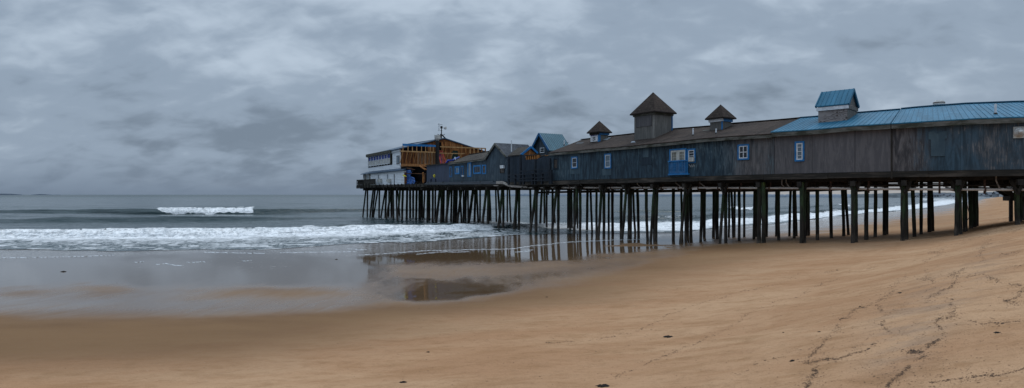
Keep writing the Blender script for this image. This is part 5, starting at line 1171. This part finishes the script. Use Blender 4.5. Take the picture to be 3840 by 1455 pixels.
# seaward deck railing
rd = thing('deck_railing', 'dark boarded railing around the small deck at the seaward tip', 'railing', f0.w(LA(240, 820)[0], zB))
LB = lambda x, y: f0.px(*Z1(x, y), .95)
aa, ab = LB(125, 800)[0], LB(350, 800)[0]; zt_ = LB(240, 764)[1]; zb_ = LB(240, 835)[1]; am = LB(208, 800)[0]
m = MB(); f0.box(m, am, ab, zb_+.2, zt_, .9, .98); m.build('board_screen', M['darkwood'], rd)
m = MB(); f0.box(m, aa, ab, zt_, zt_+.12, .85, 1.03); m.build('top_rail', M['darkwood'], rd)
for i in range(7): x = aa+(am-aa)*i/6; m = MB(); f0.box(m, x-.06, x+.06, zb_-.5, zt_, .88, 1.0); m.build('baluster', M['darkwood'], rd)
for z in (zb_+.15, zb_+.55, zb_+1.0): m = MB(); f0.box(m, aa, am, z-.06, z+.06, .9, .98); m.build('rail', M['darkwood'], rd)
m = MB(); f0.box(m, aa+.3, am-.2, zb_+.25, zt_-.02, .84, .88); m.build('dark_backing', M['black'], rd)  # black backing sheet added behind the rails to darken the gaps
for i in range(9): x = am+(ab-am)*i/8; m = MB(); f0.box(m, x-.06, x+.06, zb_-.35, zb_+.5, .98, 1.06); m.build('post', M['fascia_olive' if i % 2 else 'darkwood'], rd)

# ---------------------------------------------------------------- deck, pipes
tS, tN = 1337, 4350
dk = thing('pier_deck', 'dark timber pier deck with weathered rim beam under all the buildings', 'pier deck', P3(2400, 5, 5.4))
def zdk(t): return float(np.interp(t, [1337, 1500, 1800, 2000, 2100], [ZE-.02, 6.2, 6.12, 6.0, ZD]))-.012
WB = lambda t: 9.6 if t > 1830 else 14.5
ts = samples(tS, tN, 1.6)
m = MB()
for a, c_ in zip(ts[:-1], ts[1:]):
    m.hexa([P3(a, -.02, zdk(a)-.1), P3(c_, -.02, zdk(c_)-.1), P3(c_, WB(c_), zdk(c_)-.1), P3(a, WB(a), zdk(a)-.1), P3(a, -.02, zdk(a)), P3(c_, -.02, zdk(c_)), P3(c_, WB(c_), zdk(c_)), P3(a, WB(a), zdk(a))])
m.build('deck_planks', M['darkwood'], dk)
# rim beam in board lengths
s = S(tS); rnd = random.Random(11)
while s < S(tN)-.5:
    L = rnd.uniform(4.5, 6.2); a, c_ = T_of_S(s), T_of_S(min(s+L-.02, S(tN))); o_ = rnd.uniform(0.04, .08); h_ = rnd.uniform(.34, .42); m = MB(); pp = samples(a, c_, 2)
    for u, v in zip(pp[:-1], pp[1:]): m.hexa([P3(u, -o_, zdk(u)-h_-.05), P3(v, -o_, zdk(v)-h_-.05), P3(v, .1, zdk(v)-h_-.05), P3(u, .1, zdk(u)-h_-.05), P3(u, -o_, zdk(u)-.03), P3(v, -o_, zdk(v)-.03), P3(v, .1, zdk(v)-.03), P3(u, .1, zdk(u)-.03)])
    m.build('rim_board', M['beam'], dk); s += L
for b in (.9, 2.4, 4.0, 5.6, 7.2, 8.8, 9.5):
    m = MB()
    for a, c_ in zip(ts[:-1], ts[1:]):
        if b > WB(a): continue
        m.hexa([P3(a, b-.14, zdk(a)-.62), P3(c_, b-.14, zdk(c_)-.62), P3(c_, b+.14, zdk(c_)-.62), P3(a, b+.14, zdk(a)-.62), P3(a, b-.14, zdk(a)-.1), P3(c_, b-.14, zdk(c_)-.1), P3(c_, b+.14, zdk(c_)-.1), P3(a, b+.14, zdk(a)-.1)])
    m.build('stringer', M['darkwood'], dk)
BENTS = [1372, 1405, 1448, 1497, 1545, 1590, 1640, 1690, 1740, 1792, 1836, 1880, 1925, 1970, 2012, 2052, 2092, 2172, 2262, 2350, 2457, 2577, 2712, 2854, 3007, 3204, 3392, 3592, 3818, 4080]
for px in BENTS:
    t = t_for(px, .4); m = MB(); m.bar(P3(t, -.12, zdk(t)-.80), P3(t, WB(t)+.1, zdk(t)-.80), .3, .36); m.build('cross_beam', M['darkwood'], dk)
    if px > 2000:
        for sgn in (-1, 1):
            ta_ = T_of_S(S(t)+sgn*.36); m = MB(); m.bar(P3(t, .5, zdk(t)-1.55), P3(ta_, .5, zdk(t)-.65), .1, .2); m.build('knee_brace', M['darkwood'], dk)
        m = MB(); m.bar(P3(t, .3, zdk(t)-1.3), P3(t, 9.2, zdk(t)-1.1), .1, .22); m.build('cross_brace', M['darkwood'], dk)
# hangers and short hanging posts along the front
def run(name, label, b, pts, r, mat, hang=0.0, hm='rust', hstep=2.4, extra=None):
    m = MB(); P = []
    t0_, t1_ = t_for(pts[0][0], b), t_for(pts[-1][0], b)
    for t in samples(t0_, t1_, 1.5):
        p = PB(t, b); P.append((p.x, p.y, z_of(lerp_poly(pts, prx(p)), p.y), t))
    root = thing(name, label, 'pipe', P[len(P)//2][:3])
    m.path([q[:3] for q in P], r, 10); m.build('pipe_run', M[mat], root)
    if hang:
        s_ = S(t0_)+.6
        while s_ < S(t1_):
            t = T_of_S(s_); p = PB(t, b); z = z_of(lerp_poly(pts, prx(p)), p.y)
            m = MB(); f_ = front(t, b); f_.box(m, -.06, .06, z-r-.2, zdk(t)-.3, -r-.1, -r-.01); f_.box(m, -.05, .05, z-r-.07, z+r+.05, -r-.02, r+.03); m.build('hanger', M[hm], root)
            m = MB(); pc_ = Vector((p.x, p.y, z)); d_ = NB(t)[1].to_3d(); m.tube(pc_+d_*.9-d_*.08, pc_+d_*.9+d_*.08, r*1.12, r*1.12, 10); m.build('coupling', M[mat], root)
            s_ += hstep*rnd.uniform(.85, 1.15)
    return root
pr = run('drain_pipe', 'long pale grey drain pipe slung under the deck behind the front piles', .75, [(1960, 703.5), (2100, 703.5), (2450, 704), (2800, 705), (3000, 706), (3300, 708.5), (3590, 710.5), (3840, 711.5), (4300, 712)], .085, 'pipe', 1, hstep=2.3)
for px, y0, y1, dx in ((2175, 683, 703, 14), (2390, 684, 702, 12), (2535, 678, 701, 18), (2625, 677, 703, 22), (2948, 672, 706, 14), (2932, 684, 706, 12), (3735, 660, 708, 14), (2130, 688, 703, 10)):
    p0 = PB(t_for(px, .6), .6); p1 = PB(t_for(px+dx, .75), .75); m = MB(); zt_, zb_ = z_of(y0, p0.y), z_of(y1, p1.y)
    m.path([(p0.x, p0.y, zt_+.3), (p0.x, p0.y, zt_-(zt_-zb_)*.35), (p1.x, p1.y, zb_)], [.05, .05, .055], 8); m.build('branch_pipe', M['pipe_old'], pr)
run('water_pipe', 'dark iron pipe running above the pale drain pipe under the deck', 2.2, [(2700, 697), (3000, 697), (3300, 696), (3590, 694.5), (3840, 694), (4300, 694)], .085, 'pipe_dark', 1, 'darkwood', 3.1)
run('water_pipe', 'thin dark conduit under the deck farthest back behind the other pipes', 6.5, [(2900, 687), (3300, 690), (3840, 684), (4300, 684)], .04, 'pipe_dark')
run('service_pipe', 'upper slate-blue pipe along the foot of the low slate building', -.35, [(1600, 685), (1700, 685), (1850, 682.5)], .10, 'pipe_blue', 1, 'pipe_dark', 5)
m = MB(); root = thing('service_pipe', 'lower slate-blue pipe that bends down in a pale elbow beside the gabled house', 'pipe', P3(t_for(1700, -.4), -.4, 5.9))
P = [P3(t_for(x, -.42), -.42, z_of(y, PB(t_for(x, -.42), -.42).y)) for x, y in ((1594, 690.5), (1680, 690.5), (1760, 689), (1862, 687.5))]; m.path(P, .12, 10); m.build('pipe_run', M['pipe_blue'], root)
for off, y_ in ((-.42, 0), (-.35, -5)):
    m = MB(); P = [P3(t_for(x, off), off if x < 1925 else .2, z_of(y+y_*(1 if x < 1900 else .6), PB(t_for(x, off), off).y)) for x, y in ((1862, 687.5), (1885, 687), (1895, 691), (1905, 697), (1922, 700.5), (1962, 703.2))]; m.path(P, [.1, .1, .09, .085, .08, .08], 10); m.build('elbow', M['pipe_old'], root)
m = MB(); P = [P3(t_for(x, -.4), -.4, z_of(y, PB(t_for(x, -.4), -.4).y)) for x, y in ((1852, 696), (1868, 696), (1868, 693))]; m.path(P, .07, 6); m.build('stub', M['pipe_old'], root)
# short posts hanging along the front edge of the white end
for i, px in enumerate(np.linspace(1410, 1700, 22)):
    t = t_for(px, -.1); m = MB(); f_ = front(t, -.06); f_.box(m, -.08, .08, zdk(t)-.55, zdk(t)+.12, .0, .12); m.build('edge_post', M['darkwood'], dk)

# ---------------------------------------------------------------- piles
RAW = []
def zA(x, y): return (1300+x/3.22, 660+y/3.22)
def zB_(x, y): return (2000+x/3.05, 640+y/3.05)
def zC_(x, y): return (2700+x/3.05, 620+y/3.05)
def zD_(x, y): return (3240+x/3.05, 620+y/3.05)
for conv, sc, L in ((zA, 3.22, [(235,195,490,16),(253,250,490,16),(322,282,492,18),(345,310,492,18),(378,325,492,16),(396,393,490,18),(470,412,508,18),(480,465,490,20),(510,508,488,16),(540,478,530,22),(540,540,490,18),(560,567,530,22),(600,605,485,16),(612,640,487,14),(645,610,540,22),(680,670,535,24),(730,722,522,24),(765,765,495,24),(803,802,492,22),(845,838,520,24),(880,880,520,24),(905,905,500,24),(915,913,485,14),(945,932,500,18),(980,975,548,24),(1000,1000,530,20),(1040,1035,553,24),(1072,1068,525,20),(1130,1080,560,28),(1150,1140,560,28),(1175,1170,540,24),(1215,1210,545,20),(1245,1200,572,28),(1270,1262,540,22),(1300,1290,550,24),(1330,1318,545,30),(1390,1335,565,26),(1360,1385,560,22),(1412,1408,540,18),(1440,1435,530,26),(1465,1470,520,20),(1530,1475,555,30),(1555,1542,545,26),(1570,1590,555,22),(1612,1610,550,20),(1690,1635,625,28),(1715,1705,625,32),(1720,1735,545,22),(1800,1808,550,18),(1825,1860,560,22),(1880,1828,638,26),(1890,1887,632,26),(1942,1942,545,18),(1965,1985,545,20),(2060,2018,652,32),(2080,2077,652,28),(2045,2045,625,18),(2215,2220,600,24),(2285,2215,682,28),(2298,2290,680,30),(2280,2278,640,24),(2360,2338,558,26),(2385,2385,555,22),(2416,2416,620,22),(2482,2520,560,20),(2485,2485,640,24),(2540,2480,702,28),(2560,2556,698,30)]),
                    (zB_, 3.05, [(400,400,655,26),(420,422,688,18),(435,440,650,22),(505,463,748,28),(535,535,745,28),(500,505,632,20),(470,470,735,24),(620,615,680,26),(655,675,700,22),(725,725,745,24),(780,742,765,28),(808,808,762,30),(865,863,697,22),(905,910,720,28),(1010,1007,770,30),(1065,1015,790,28),(1105,1100,785,46),(1140,1168,697,22),(1188,1200,730,28),(1120,1118,695,18),(1290,1310,797,30),(1385,1342,820,28),(1412,1400,808,36),(1378,1378,715,18),(1602,1602,790,32),(1750,1685,840,30),(1690,1705,745,22),(1755,1745,820,30),(1795,1800,770,32),(1770,1772,735,20),(1930,1912,815,30),(1958,1955,755,30),(2068,2060,742,32),(2105,2105,780,34),(2190,2135,835,30),(2205,2205,828,32),(2235,2233,740,20),(2262,2285,765,24),(2305,2300,735,18),(2350,2350,805,34),(2412,2412,750,28)]),
                    (zC_, 3.05, [(400,385,845,34),(420,415,800,14),(450,440,897,48),(495,495,890,52),(535,533,820,20),(668,672,860,36),(645,645,805,16),(810,797,788,30),(845,848,835,34),(855,873,780,14),(935,928,897,50),(970,970,885,34),(1012,1017,805,34),(990,990,810,14),(1115,1118,857,42),(1258,1268,832,38),(1400,1420,808,36),(1430,1475,796,28),(1525,1515,892,48),(1555,1557,880,34),(1680,1680,848,46),(1780,1777,820,38)]),
                    (zD_, 3.05, [(235,230,797,40),(262,268,790,28),(445,443,865,50),(478,480,850,30),(552,575,818,42),(655,658,787,36),(748,755,765,42),(768,788,752,22),(1070,1062,807,44),(1092,1095,790,32),(1147,1152,757,50),(1212,1220,722,44),(1262,1272,705,40),(1285,1288,692,24),(1742,1752,683,56),(1790,1792,650,40),(1815,1808,600,20)])):
    for a, b, y, w in L: RAW.append((conv(a, y)[0], conv(b, y)[0], conv(a, y)[1], w/sc*(1.12 if conv(b, y)[0] < 2750 else .93)))
RAW += [(3905, 3903, 838, 14), (4075, 4073, 835, 15), (4100, 4100, 826, 11)]
s_end = S(tS)
PILES = []
for xt, xb, y, w in RAW:
    X, Y, z = ground_hit(xb, y, 0.0)
    for _ in range(200):
        t, b, tb_ = inv(X, Y)
        lim = 14.2 if t < 1830 else 9.4
        q = PB(tS, 0); n_, T_ = NB(tS); along = (Vector((X, Y))-q).dot(T_)
        if b > lim or along < .4: X *= .994; Y *= .994
        elif b < .08: X *= 1.004; Y *= 1.004
        else: break
    z = float(G(X, Y)); t, b, _ = inv(X, Y)
    PILES.append(dict(X=X, Y=Y, z=z, t=t, b=b, xt=xt, xb=xb, y=y, w=w))
LAND = [(1300, 'the dark seaward deck'), (1405, 'the white lean-to'), (1518, 'the dark tarp opening'), (1600, 'the plain slate plywood wall'), (1688, 'the blue-trimmed window row'), (1822, 'the dark gabled house'), (1905, 'the walkway railing'), (2070, 'the chipped blue-trimmed window'), (2215, 'the sign cupola'), (2310, 'the tall blue-trimmed window'), (2378, 'the tall grey tower'), (2510, 'the blue balcony'), (2640, 'the squat cupola'), (2760, 'the four-pane window'), (2905, 'the grey panel wall'), (2975, 'the tall narrow window'), (3070, 'the swirled plywood cupola'), (3215, 'the plain grey panels'), (3343, 'the grey streaked boards'), (3450, 'the shirt-shaped panel'), (3580, 'the navy boards'), (3780, 'the wall fan'), (3880, 'the far shore end')]
ORD = ['first', 'second', 'third', 'fourth', 'fifth', 'sixth', 'seventh', 'eighth', 'ninth', 'tenth', 'eleventh', 'twelfth', 'thirteenth', 'fourteenth', 'fifteenth', 'sixteenth']
from collections import defaultdict
cells = defaultdict(list)
for p in PILES:
    lm = [l for x, l in LAND if x <= p['xb']][-1]
    row = 'front' if p['b'] < 2.0 else ('middle' if p['b'] < 6 else 'back')
    cells[(lm, row)].append(p); p['lm'] = lm; p['row'] = row
for k_, L in cells.items():
    L.sort(key=lambda p: p['xb'])
    for i, p in enumerate(L): p['i'] = i; p['n'] = len(L)
for p in PILES:
    X, Y, z = p['X'], p['Y'], p['z']; top = zdk(p['t'])-.62
    rb = p['w']/2*Y/F; rb = min(max(rb, .11), .30)
    zbot = min(z, 0)-.9; dx = (p['xt']-p['xb'])/F*Y
    zvis = max(z, 0.0); H = top-zvis
    Xt = X+dx; Xb = X-dx*(zvis-zbot)/H
    lean = 'leftward-leaning ' if dx < -.25 else ('rightward-leaning ' if dx > .25 else '')
    lean = {'leftward-leaning ': 'slanting ', 'rightward-leaning ': 'slanting ', '': ''}[lean]
    foot = 'foot in the sea' if z < -.05 else ('foot on wet sand' if z < .45 else 'foot in dry sand')
    thick = 'thick ' if rb > .25 else ('slim ' if rb < .15 else '')
    which = 'only' if p['n'] == 1 else (ORD[p['i']] if p['i'] < 16 else 'last')
    lab = f"{lean or thick}pile, {foot}, {which} of {p['row']} row under {p['lm'][4:]}"
    r = thing('pile', lab, 'pile', (X, Y, zvis), 'timber piles under the pier')
    m = MB(); pts = []; rs = []; N = 9; ph = rnd.uniform(0, 6); bend = rnd.uniform(-.05, .05)
    for i in range(N+1):
        w_ = i/N; zz = zbot+(top-zbot)*w_; x = Xb+(Xt-Xb)*w_+bend*math.sin(w_*3.1)+rnd.uniform(-.012, .012); pts.append((x, Y+rnd.uniform(-.012, .012), zz)); rs.append(rb*(1.0+.06*w_)*rnd.uniform(.94, 1.06))
    m.path(pts, rs, 11)
    o = m.build('shaft', M['pile'], r, True)
    at = o.data.attributes.new('foot', 'FLOAT', 'POINT'); hf = rnd.uniform(.9, 1.6) if z < .5 else rnd.uniform(.1, .7)
    at.data.foreach_set('value', np.array([max(0, min(1, 1.25-(v.co.z+zvis-zvis)/hf*.6)) for v in o.data.vertices], dtype=np.float32))
    if p['row'] == 'front' and p['xb'] > 2300 and rb > .2:
        m = MB(); m.tube((Xt, Y-.02, top-.02), (Xt, Y-.02, top+.34), rb*1.08, rb*1.02, 11); m.build('moss_cap', M['pile'], r, True)

# ---- stairs behind the shore end, hanging cable
t_s = t_for(3760, 8.6); f8 = front(t_s, 8.6)
st = thing('stairway', 'dark stairway with slatted railing seen under the shore end of the pier', 'stairway', f8.w(0, 3.2))
pa, pb_ = f8.px(3700, 668), f8.px(3808, 738)
for o_ in (0, -1.1): m = MB(); m.bar(f8.w(*pa, o_), f8.w(*pb_, o_), .08, .34); m.build('stringer', M['darkwood'], st)
for i in range(8):
    w_ = (i+.5)/8; a = pa[0]+(pb_[0]-pa[0])*w_; z = pa[1]+(pb_[1]-pa[1])*w_+.12; m = MB(); f8.box(m, a-.15, a+.15, z, z+.05, -1.06, -.04); m.build('tread', M['darkwood'], st)
ra, rb_ = f8.px(3700, 640), f8.px(3850, 690)
for i in range(12):
    x = 3756+i*4.6; a, z0_ = f8.px(x, 707, -1.6); a2, z1_ = f8.px(x, 664, -1.6); m = MB(); f8.box(m, a-.025, a+.025, z0_, z1_+.3, -1.63, -1.57); m.build('baluster', M['rail_navy'], st)
a, z_ = f8.px(3752, 707, -1.6); a2, _ = f8.px(3815, 707, -1.6); m = MB(); f8.box(m, a, a2, z_-.08, z_, -1.65, -1.55); m.build('rail', M['darkwood'], st)
a0, a1, z0, z1 = rect(f8, 3786, 736, 3850, 753); m = MB(); f8.box(m, a0, a1, z0, z1, -1.2, .1); m.build('landing', M['darkwood'], st)
for x in (3792, 3846): a, _ = f8.px(x, 750); m = MB(); f8.box(m, a-.1, a+.1, 2.0, z0, -.15, .05); m.build('support_post', M['darkwood'], st)
p = [PB(t_for(x, 2.2), 2.2) for x in (3622, 3626, 3634, 3634, 3624)]; m = MB(); m.path([(q.x, q.y, z_of(y, q.y)) for q, y in zip(p, (700, 762, 800, 815, 832))], .022, 5); tag(m.build('hanging_cable', M['black']), 'thin black cable hanging between piles near the shore end', 'cable')

# ---------------------------------------------------------------- seaweed and wrack
zq = lambda x, y: (2600+x/1.613, 850+y/1.613)
WR = [([(1870, 85), (1760, 120), (1620, 148)], 1.0), ([(1800, 80), (1740, 160), (1745, 210), (1650, 250), (1570, 290), (1610, 310), (1590, 350), (1500, 385), (1450, 410), (1440, 450)], 1.6), ([(1520, 125), (1430, 155), (1500, 165), (1400, 215), (1380, 235), (1400, 265), (1390, 320), (1470, 335)], 1.0),
      ([(1380, 325), (1300, 310), (1230, 360), (1230, 385), (1170, 420), (1110, 455), (1140, 500), (1190, 545), (1150, 590), (1180, 640)], 1.0), ([(1110, 455), (1000, 490), (930, 540), (880, 560), (860, 600), (830, 650), (820, 690), (740, 740), (690, 800)], 1.0), ([(690, 800), (720, 835), (760, 870), (720, 920), (700, 976)], 2.2),
      ([(1575, 440), (1560, 480), (1540, 540), (1480, 590), (1500, 640), (1470, 700), (1410, 740), (1300, 765)], 2.4), ([(1400, 790), (1330, 840), (1290, 880), (1220, 930), (1160, 970)], 1.8), ([(2000, 575), (1850, 580), (1750, 585), (1650, 570)], .55), ([(2000, 865), (1870, 890), (1700, 915), (1550, 930), (1420, 945)], .55),
      ([(2000, 370), (1950, 420), (1880, 450), (1960, 470)], 1.2), ([(720, 820), (850, 800), (950, 780), (1050, 740), (1110, 700)], .7), ([(650, 270), (540, 330), (400, 370), (250, 405), (20, 475)], .35), ([(900, 310), (720, 370), (660, 410), (540, 450), (400, 490), (300, 550), (240, 590), (150, 650), (0, 710)], .45),
      ([(1120, 240), (1000, 270), (870, 270), (750, 280)], .35), ([(1800, 310), (1750, 290), (1650, 310)], .8), ([(1800, 300), (1870, 340), (1990, 350)], .7), ([(1990, 150), (1880, 165)], 1), ([(2000, 230), (1880, 260), (1800, 290)], .5), ([(620, 805), (520, 790), (430, 805), (330, 850), (230, 930)], .5),
      ([(0, 710), (-180, 780), (-330, 850), (-470, 910)], .45), ([(0, 475), (-200, 560), (-350, 640), (-600, 690), (-900, 700)], .3), ([(1850, 20), (1790, 50), (1720, 70), (1650, 90), (1580, 110)], .8), ([(1900, 40), (1990, 15)], .7), ([(1960, -80), (1880, -40), (1820, 0), (1760, 10)], .8), ([(1990, -110), (1850, -95), (1790, -70)], .5), ([(1930, -60), (1860, -50), (1800, -36)], .6)]
rnd = random.Random(21); m1 = MB(); pts2 = []
for li, (L, dens) in enumerate(WR):
    P = np.array([zq(*p) for p in L]); sl_ = np.concatenate([[0], np.cumsum(np.hypot(*np.diff(P, axis=0).T))])
    n = int(sl_[-1]*(1.1+1.5*dens)); u = np.sort(np.random.rand(n))*sl_[-1]
    x = np.interp(u, sl_, P[:, 0]); y = np.interp(u, sl_, P[:, 1])
    x = x+(fbm(u*.02, u*0+li, 4, 81)-.5)*44*(.5+.5*min(dens, 1.2)); y = y+(fbm(u*.02+30, u*0+li, 4, 83)-.5)*20*(.5+.5*min(dens, 1.2))
    gate = fbm(u*.03+60, u*0+li, 3, 85)
    for i in range(n):
        if gate[i] < .29+.1*rnd.random() or (dens < .6 and rnd.random() < .45): continue
        k_ = (gate[i]-.3)*3.4*dens
        pts2.append((x[i]+rnd.gauss(0, 2.6+3*k_), y[i]+rnd.gauss(0, 1.1+1.4*k_), rnd.uniform(.25, .75)*(1 if rnd.random() < .92 else 1.8)))
        if rnd.random() < .22: pts2.append((x[i]+rnd.gauss(0, 30), y[i]+rnd.gauss(0, 12), rnd.uniform(.3, .9)))
for _ in range(2600): pts2.append((min(4200, 3060+abs(rnd.gauss(0, 1))*330+rnd.uniform(0, 260)), rnd.uniform(930, 1455), rnd.uniform(.2, .75)))
for _ in range(700): pts2.append((rnd.uniform(1300, 3400), rnd.uniform(1080, 1455), rnd.uniform(.3, .9)))
for _ in range(150): pts2.append((rnd.uniform(0, 2000), rnd.uniform(1050, 1400), rnd.uniform(.3, .8)))
pts2 = [p for p in pts2 if p[1] > 745 and p[0] < 4300]
def hits(L):
    # vectorised sight-line intersection with the sand
    x = np.array([p[0] for p in L]); y = np.array([p[1] for p in L]); lo = np.full(len(L), 3.0); hi = np.full(len(L), 300.0); r = (x-CX)/F
    for _ in range(26):
        mid = np.sqrt(lo*hi); above = ZC-(y-HY)*mid/F > zg(mid*r, mid); lo = np.where(above, mid, lo); hi = np.where(above, hi, mid)
    return lo*r, lo
HX, HYd = hits(pts2)
for (px, py, s_), X, Y in zip(pts2, HX, HYd):
    n = 3+int(rnd.random()*3); sz = s_*(.007+.00038*Y)*rnd.uniform(.4, 1.4); z = 0
    ang = rnd.gauss(0, .5); vs = []
    for i in range(n+1):
        th = 2*math.pi*i/(n+1); rx = sz*rnd.uniform(.7, 1.5)*(2.0 if rnd.random() < .3 else 1); ry = sz*rnd.uniform(.4, .8)
        vs.append((X+math.cos(th)*rx*math.cos(ang)-math.sin(th)*ry*math.sin(ang), Y+math.cos(th)*rx*math.sin(ang)+math.sin(th)*ry*math.cos(ang)))
    m1.v_ = None; base = len(m1.v); m1.add([(a, b, -99) for a, b in vs]+[(X, Y, -99-sz*.45)], [[i, (i+1) % len(vs), len(vs)] for i in range(len(vs))])
va = np.array(m1.v); zz = zg(va[:, 0], va[:, 1]); m1.v = [(a, b, g_+.004+(-99-c)) for (a, b, c), g_ in zip(m1.v, zz)]
o = m1.build('seaweed_debris', M['weed_brown']); tag(o, 'scattered brown seaweed scraps in wavy wrack lines on the sand', 'seaweed', kind='stuff')
CL = [(2507, 1255, 34, 'dark seaweed clump alone on the bare mid beach'), (2262, 1447, 46, 'dark seaweed clump at the bottom edge centre of the beach'), (1512, 1440, 26, 'small seaweed sprig on the lower left sand'), (1606, 1328, 13, 'tiny weed tuft above the sprig on the lower left sand'), (238, 1020, 18, 'dark stranded stick-like weed on the mirror-wet sand'), (1262, 973, 9, 'dark pebble-like weed on wet sand near the pier reflection'), (2050, 1116, 9, 'reddish weed scrap at the edge of the wet sand'), (3225, 1149, 10, 'dark weed nub beside the wrack line on open sand'), (3376, 1101, 16, 'flat weed blade among the middle wrack'), (2972, 1348, 22, 'dark weed knot where the lower wrack line forks'), (3740, 1243, 22, 'long black weed blade on clean sand at the right'), (3072, 1243, 12, 'weed tuft left of the lower wrack line'), (2937, 1243, 8, 'small black weed dot on the open middle sand'), (3139, 1016, 8, 'dark pebble at the head of a faint track on the sand')]
for px, py, w_, lab in CL:
    X, Y, z = ground_hit(px, py); z = float(zg(np.array([X]), np.array([Y]))[0]); R_ = w_/2/F*Y; m = MB()
    for i in range(26):
        th = rnd.uniform(0, 6.28); rr_ = R_*math.sqrt(rnd.random())*.9; x0 = X+math.cos(th)*rr_; y0 = Y+math.sin(th)*rr_*.9; L_ = R_*rnd.uniform(.25, .6); a_ = rnd.uniform(-.6, .6)
        hh = R_*.28*(1-rr_/R_)+.008
        m.path([(x0-L_*math.cos(a_), y0-L_*math.sin(a_)*.7, z+.004), (x0, y0, z+hh*rnd.uniform(.5, 1.3)), (x0+L_*math.cos(a_), y0+L_*math.sin(a_)*.7, z+.004)], [R_*.03, R_*.12, R_*.02], 5)
    tag(m.build('seaweed_clump', M['weed']), lab, 'seaweed', 'seaweed clumps on the beach')
